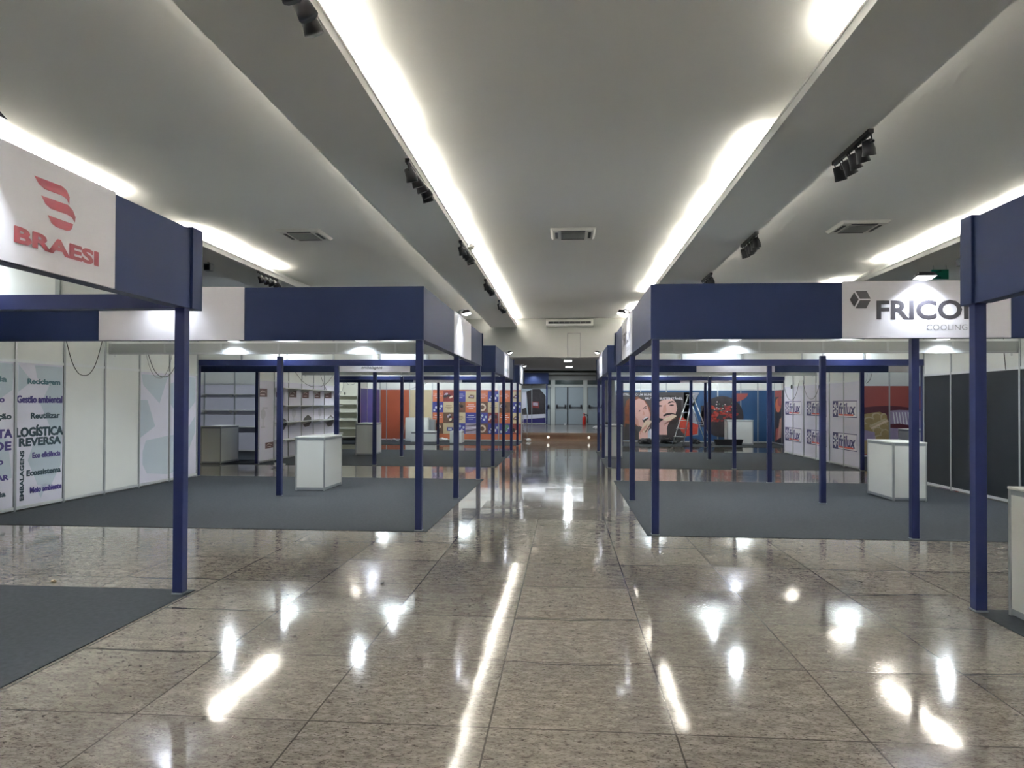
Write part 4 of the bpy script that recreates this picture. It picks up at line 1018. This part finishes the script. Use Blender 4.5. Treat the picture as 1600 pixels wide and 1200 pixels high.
cable([F(-9.45, 1.9, .05), F(-9.3, 2.2, .05), F(-9.25, 2.5, .05), F(-9.05, 2.34, .05), F(-8.8, 2.38, .05)], 'dark cable with a plug hanging over the open white shelf unit', plug=F(-9.22, 1.98, .05))
F = facing_cam(29.6)
cable([F(-6.6, 2.16, -.055), F(-6.0, 2.35, -.05), F(-5.6, 2.6, -.055)], 'grey cable slanting across the wall above the tan panel', r=.008, mt='greycable')

# ------------------------------------------------------------------ things on the floor at the far end
t = thing('stepladder', (4.75, 27.75, .006), 'aluminium stepladder standing open before the eating couple poster', 'ladder')
top = Vector((4.78, 27.85, 1.93)); fa, fb = Vector((4.07, 27.75, .030)), Vector((4.42, 27.35, .030)); ra, rb = Vector((5.45, 28.30, .030)), Vector((5.62, 27.95, .030))
ta, tb = top+Vector((-.06, .12, 0)), top+Vector((.04, -.12, 0))
for a, c, nm in ((fa, ta, 'front_rail'), (fb, tb, 'front_rail'), (ra, ta, 'rear_rail'), (rb, tb, 'rear_rail')): MB().tube([a, c], .021, 'alub', 8).build(nm, t)
for k in range(1, 6):
    s_ = k/6.2; a, c = fa.lerp(ta, s_), fb.lerp(tb, s_); dn = Vector((.06, .03, 0))
    MB().add([a-dn, c-dn, c+dn, a+dn]+[p+Vector((0, 0, .02)) for p in (a-dn, c-dn, c+dn, a+dn)], [(3, 2, 1, 0), (4, 5, 6, 7), (0, 1, 5, 4), (1, 2, 6, 5), (2, 3, 7, 6), (3, 0, 4, 7)], 'alub').build('step', t)
for s_ in (.15, .4): MB().tube([ra.lerp(ta, s_), rb.lerp(tb, s_)], .010, 'alub', 6).build('rear_brace', t)
MB().tube([fb.lerp(tb, .45), rb.lerp(tb, .45)], .008, 'alub', 6).build('spreader', t)
MB().box(4.62, 4.92, 27.70, 28.0, 1.92, 1.95, 'acwhite').build('top_cap', t, bevel=.01)
t = thing('tray', (6.2, 28.2, .006), 'long black tray lying before the berry bowl print', 'tray')
tr = MB(); x0, x1, y0, y1 = 5.70, 6.78, 27.95, 28.12
tr.add([(x0+.06, y0, .006), (x1-.06, y0, .006), (x1-.06, y1, .006), (x0+.06, y1, .006), (x0, y0-.03, .22), (x1, y0-.03, .22), (x1, y1+.03, .22), (x0, y1+.03, .22)], [(3, 2, 1, 0), (0, 1, 5, 4), (1, 2, 6, 5), (2, 3, 7, 6), (3, 0, 4, 7)], 'blackplastic').build('body', t)
MB().tube([(x0, y0-.03, .22), (x1, y0-.03, .22), (x1, y1+.03, .22), (x0, y1+.03, .22), (x0, y0-.03, .22)], .012, 'blackplastic', 6).build('rim', t)
for x, y, r, lb in ((3.15, 28.4, (.42, .22, .14), 'crumpled black plastic sheet on the floor under the woman of the poster'), (4.1, 28.7, (.5, .2, .16), 'crumpled black plastic sheet behind the stepladder'), (5.1, 28.75, (.28, .18, .13), 'dark bundle on the floor right of the stepladder')):
    tag(MB().blob((x, y, .006+r[2]*.8), r, 'blackplastic', int(x*10), 8, .45).build('plastic_sheet'), lb, 'plastic sheet', 'black plastic sheets')
t = thing('cabinet', (-6.12, 29.35, .006), 'white waist-high cabinet before the tan panel, far left booth', 'cabinet')
MB().box(-6.60, -5.66, 29.05, 29.58, .02, .98, 'white').build('body', t, bevel=.006); MB().box(-6.58, -5.68, 29.04, 29.05, .06, .94, 'white').build('door', t)
MB().box(-5.66, -5.42, 29.30, 29.58, .02, .90, 'alu').build('side_grille', t); MB().box(-6.58, -5.7, 29.08, 29.55, .006, .02, 'black').build('plinth', t)
t = thing('chest_freezer', (-5.55, 28.75, .006), 'low white chest with a dark lid gap, far left booth', 'freezer')
MB().box(-6.25, -5.24, 28.5, 28.98, .02, .36, 'white').build('body', t, bevel=.006); MB().box(-6.24, -5.25, 28.51, 28.97, .36, .395, 'black').build('lid_gap', t); MB().box(-6.25, -5.24, 28.5, 28.98, .395, .46, 'white').build('lid', t, bevel=.006)
MB().box(-6.2, -5.3, 28.54, 28.95, .006, .02, 'black').build('plinth', t)
t = thing('box', (-4.35, 28.65, .006), 'white box with a dark slot standing before the checkered posters', 'box')
MB().box(-4.62, -4.14, 28.24, 29.0, .006, .47, 'white').build('body', t, bevel=.005); MB().box(-4.30, -4.138, 28.5, 28.95, .40, .45, 'black').build('slot', t)
tag(MB().blob((-5.05, 29.2, .09), (.28, .14, .09), 'paper', 11, 8, .6).build('packing_foil'), 'crumpled white foil by the white box, checkered booth', 'foil')
tag(MB().tube([(-6.78, 29.2, .02), (-6.68, 29.58, .92)], .018, 'plank', 4).build('plank'), 'thin pale plank leaning on the orange wall', 'plank')
tag(MB().tube([(-7.3, 29.45, .027), (-7.15, 29.4, .10), (-7.05, 29.3, .04), (-6.9, 29.1, .027)], .02, 'paper', 6).build('tape'), 'twisted white tape on the floor at the foot of the orange wall', 'tape')
t = thing('metal_stand', (-1.72, 30.0, .0), 'chrome tube stand beside the platform step, left', 'stand')
for x in (-1.80, -1.62): MB().tube([(x, 30.02, 0), (x, 30.02, 1.15)], .014, 'chrome', 8).build('upright', t)
for z in (.10, .42, .74, 1.12): MB().tube([(-1.80, 30.02, z), (-1.62, 30.02, z)], .011, 'chrome', 8).build('crossbar', t)
for x in (-1.80, -1.62): MB().tube([(x, 29.86, .012), (x, 30.1, .012)], .012, 'chrome', 8).build('foot', t)
tag(MB().blob((-1.55, 29.75, .07), (.13, .1, .07), 'paper', 21, 6, .5).build('plastic_bag'), 'white plastic bag on the floor beside the chrome stand', 'bag')
tag(MB().blob((1.48, 34.6, PLAT+.09), (.22, .2, .10), 'paper', 23, 7, .5).build('plastic_bag'), 'white plastic bag lying on the platform at right', 'bag')
tag(MB().box(-.10, .02, 42.2, 42.3, PLAT, PLAT+.05, 'paper').build('doorstop'), 'small white block on the platform before the double doors', 'block')
t = thing('fire_extinguisher', (1.13, 42.2, PLAT), 'red fire extinguisher standing before the exit doors', 'fire extinguisher')
MB().lathe([(.001, PLAT), (.10, PLAT), (.105, PLAT+.03), (.105, PLAT+.40), (.08, PLAT+.48), (.035, PLAT+.52), (.001, PLAT+.52)], 'extred', (1.08, 42.2, 0)).build('cylinder', t)
MB().lathe([(.03, PLAT+.52), (.03, PLAT+.60), (.05, PLAT+.60), (.05, PLAT+.66), (.001, PLAT+.66)], 'extred', (1.08, 42.2, 0)).build('valve', t)
MB().tube([(1.08, 42.15, PLAT+.6), (1.22, 42.15, PLAT+.62), (1.27, 42.15, PLAT+.45), (1.25, 42.15, PLAT+.12)], .022, 'black', 8).build('hose', t)
tag(MB().box(9.0, 9.10, 18.45, 18.55, .976, 1.06, 'paper').build('paper_cup'), 'small white carton on the counter before the red food poster', 'carton')
tag(MB().box(1.16, 1.30, 21.05, 21.2, .976, 1.05, 'blackplastic').build('box'), 'small black box on the counter by the aisle posts', 'box')
# litter
tag(MB().add([(-8.72, 15.75, .004), (-8.42, 15.68, .004), (-8.38, 15.80, .012), (-8.66, 15.88, .03)], [(0, 1, 2, 3)], 'paper').build('paper_sheet'), 'white sheet of paper on the tiles left of the logo wall', 'paper')
tag(MB().blob((-7.0, 17.0, .06), (.22, .16, .07), 'paper', 31, 7, .7).build('crumpled_paper'), 'crumpled white paper on the tiles before the maroon logo wall', 'paper')
tag(MB().blob((-4.47, 5.95, .012), (.035, .025, .014), 'plank', 33, 5, .5).build('wood_chip'), 'tiny brown scrap on the tiles beside the near left carpet', 'scrap')
tag(MB().blob((-1.60, 6.15, .006), (.02, .05, .007), 'black', 34, 4, .4).build('scrap'), 'tiny black scrap on the tiles in the aisle', 'scrap')
for o in bpy.data.objects:
    if '_o' in o: del o['_o']
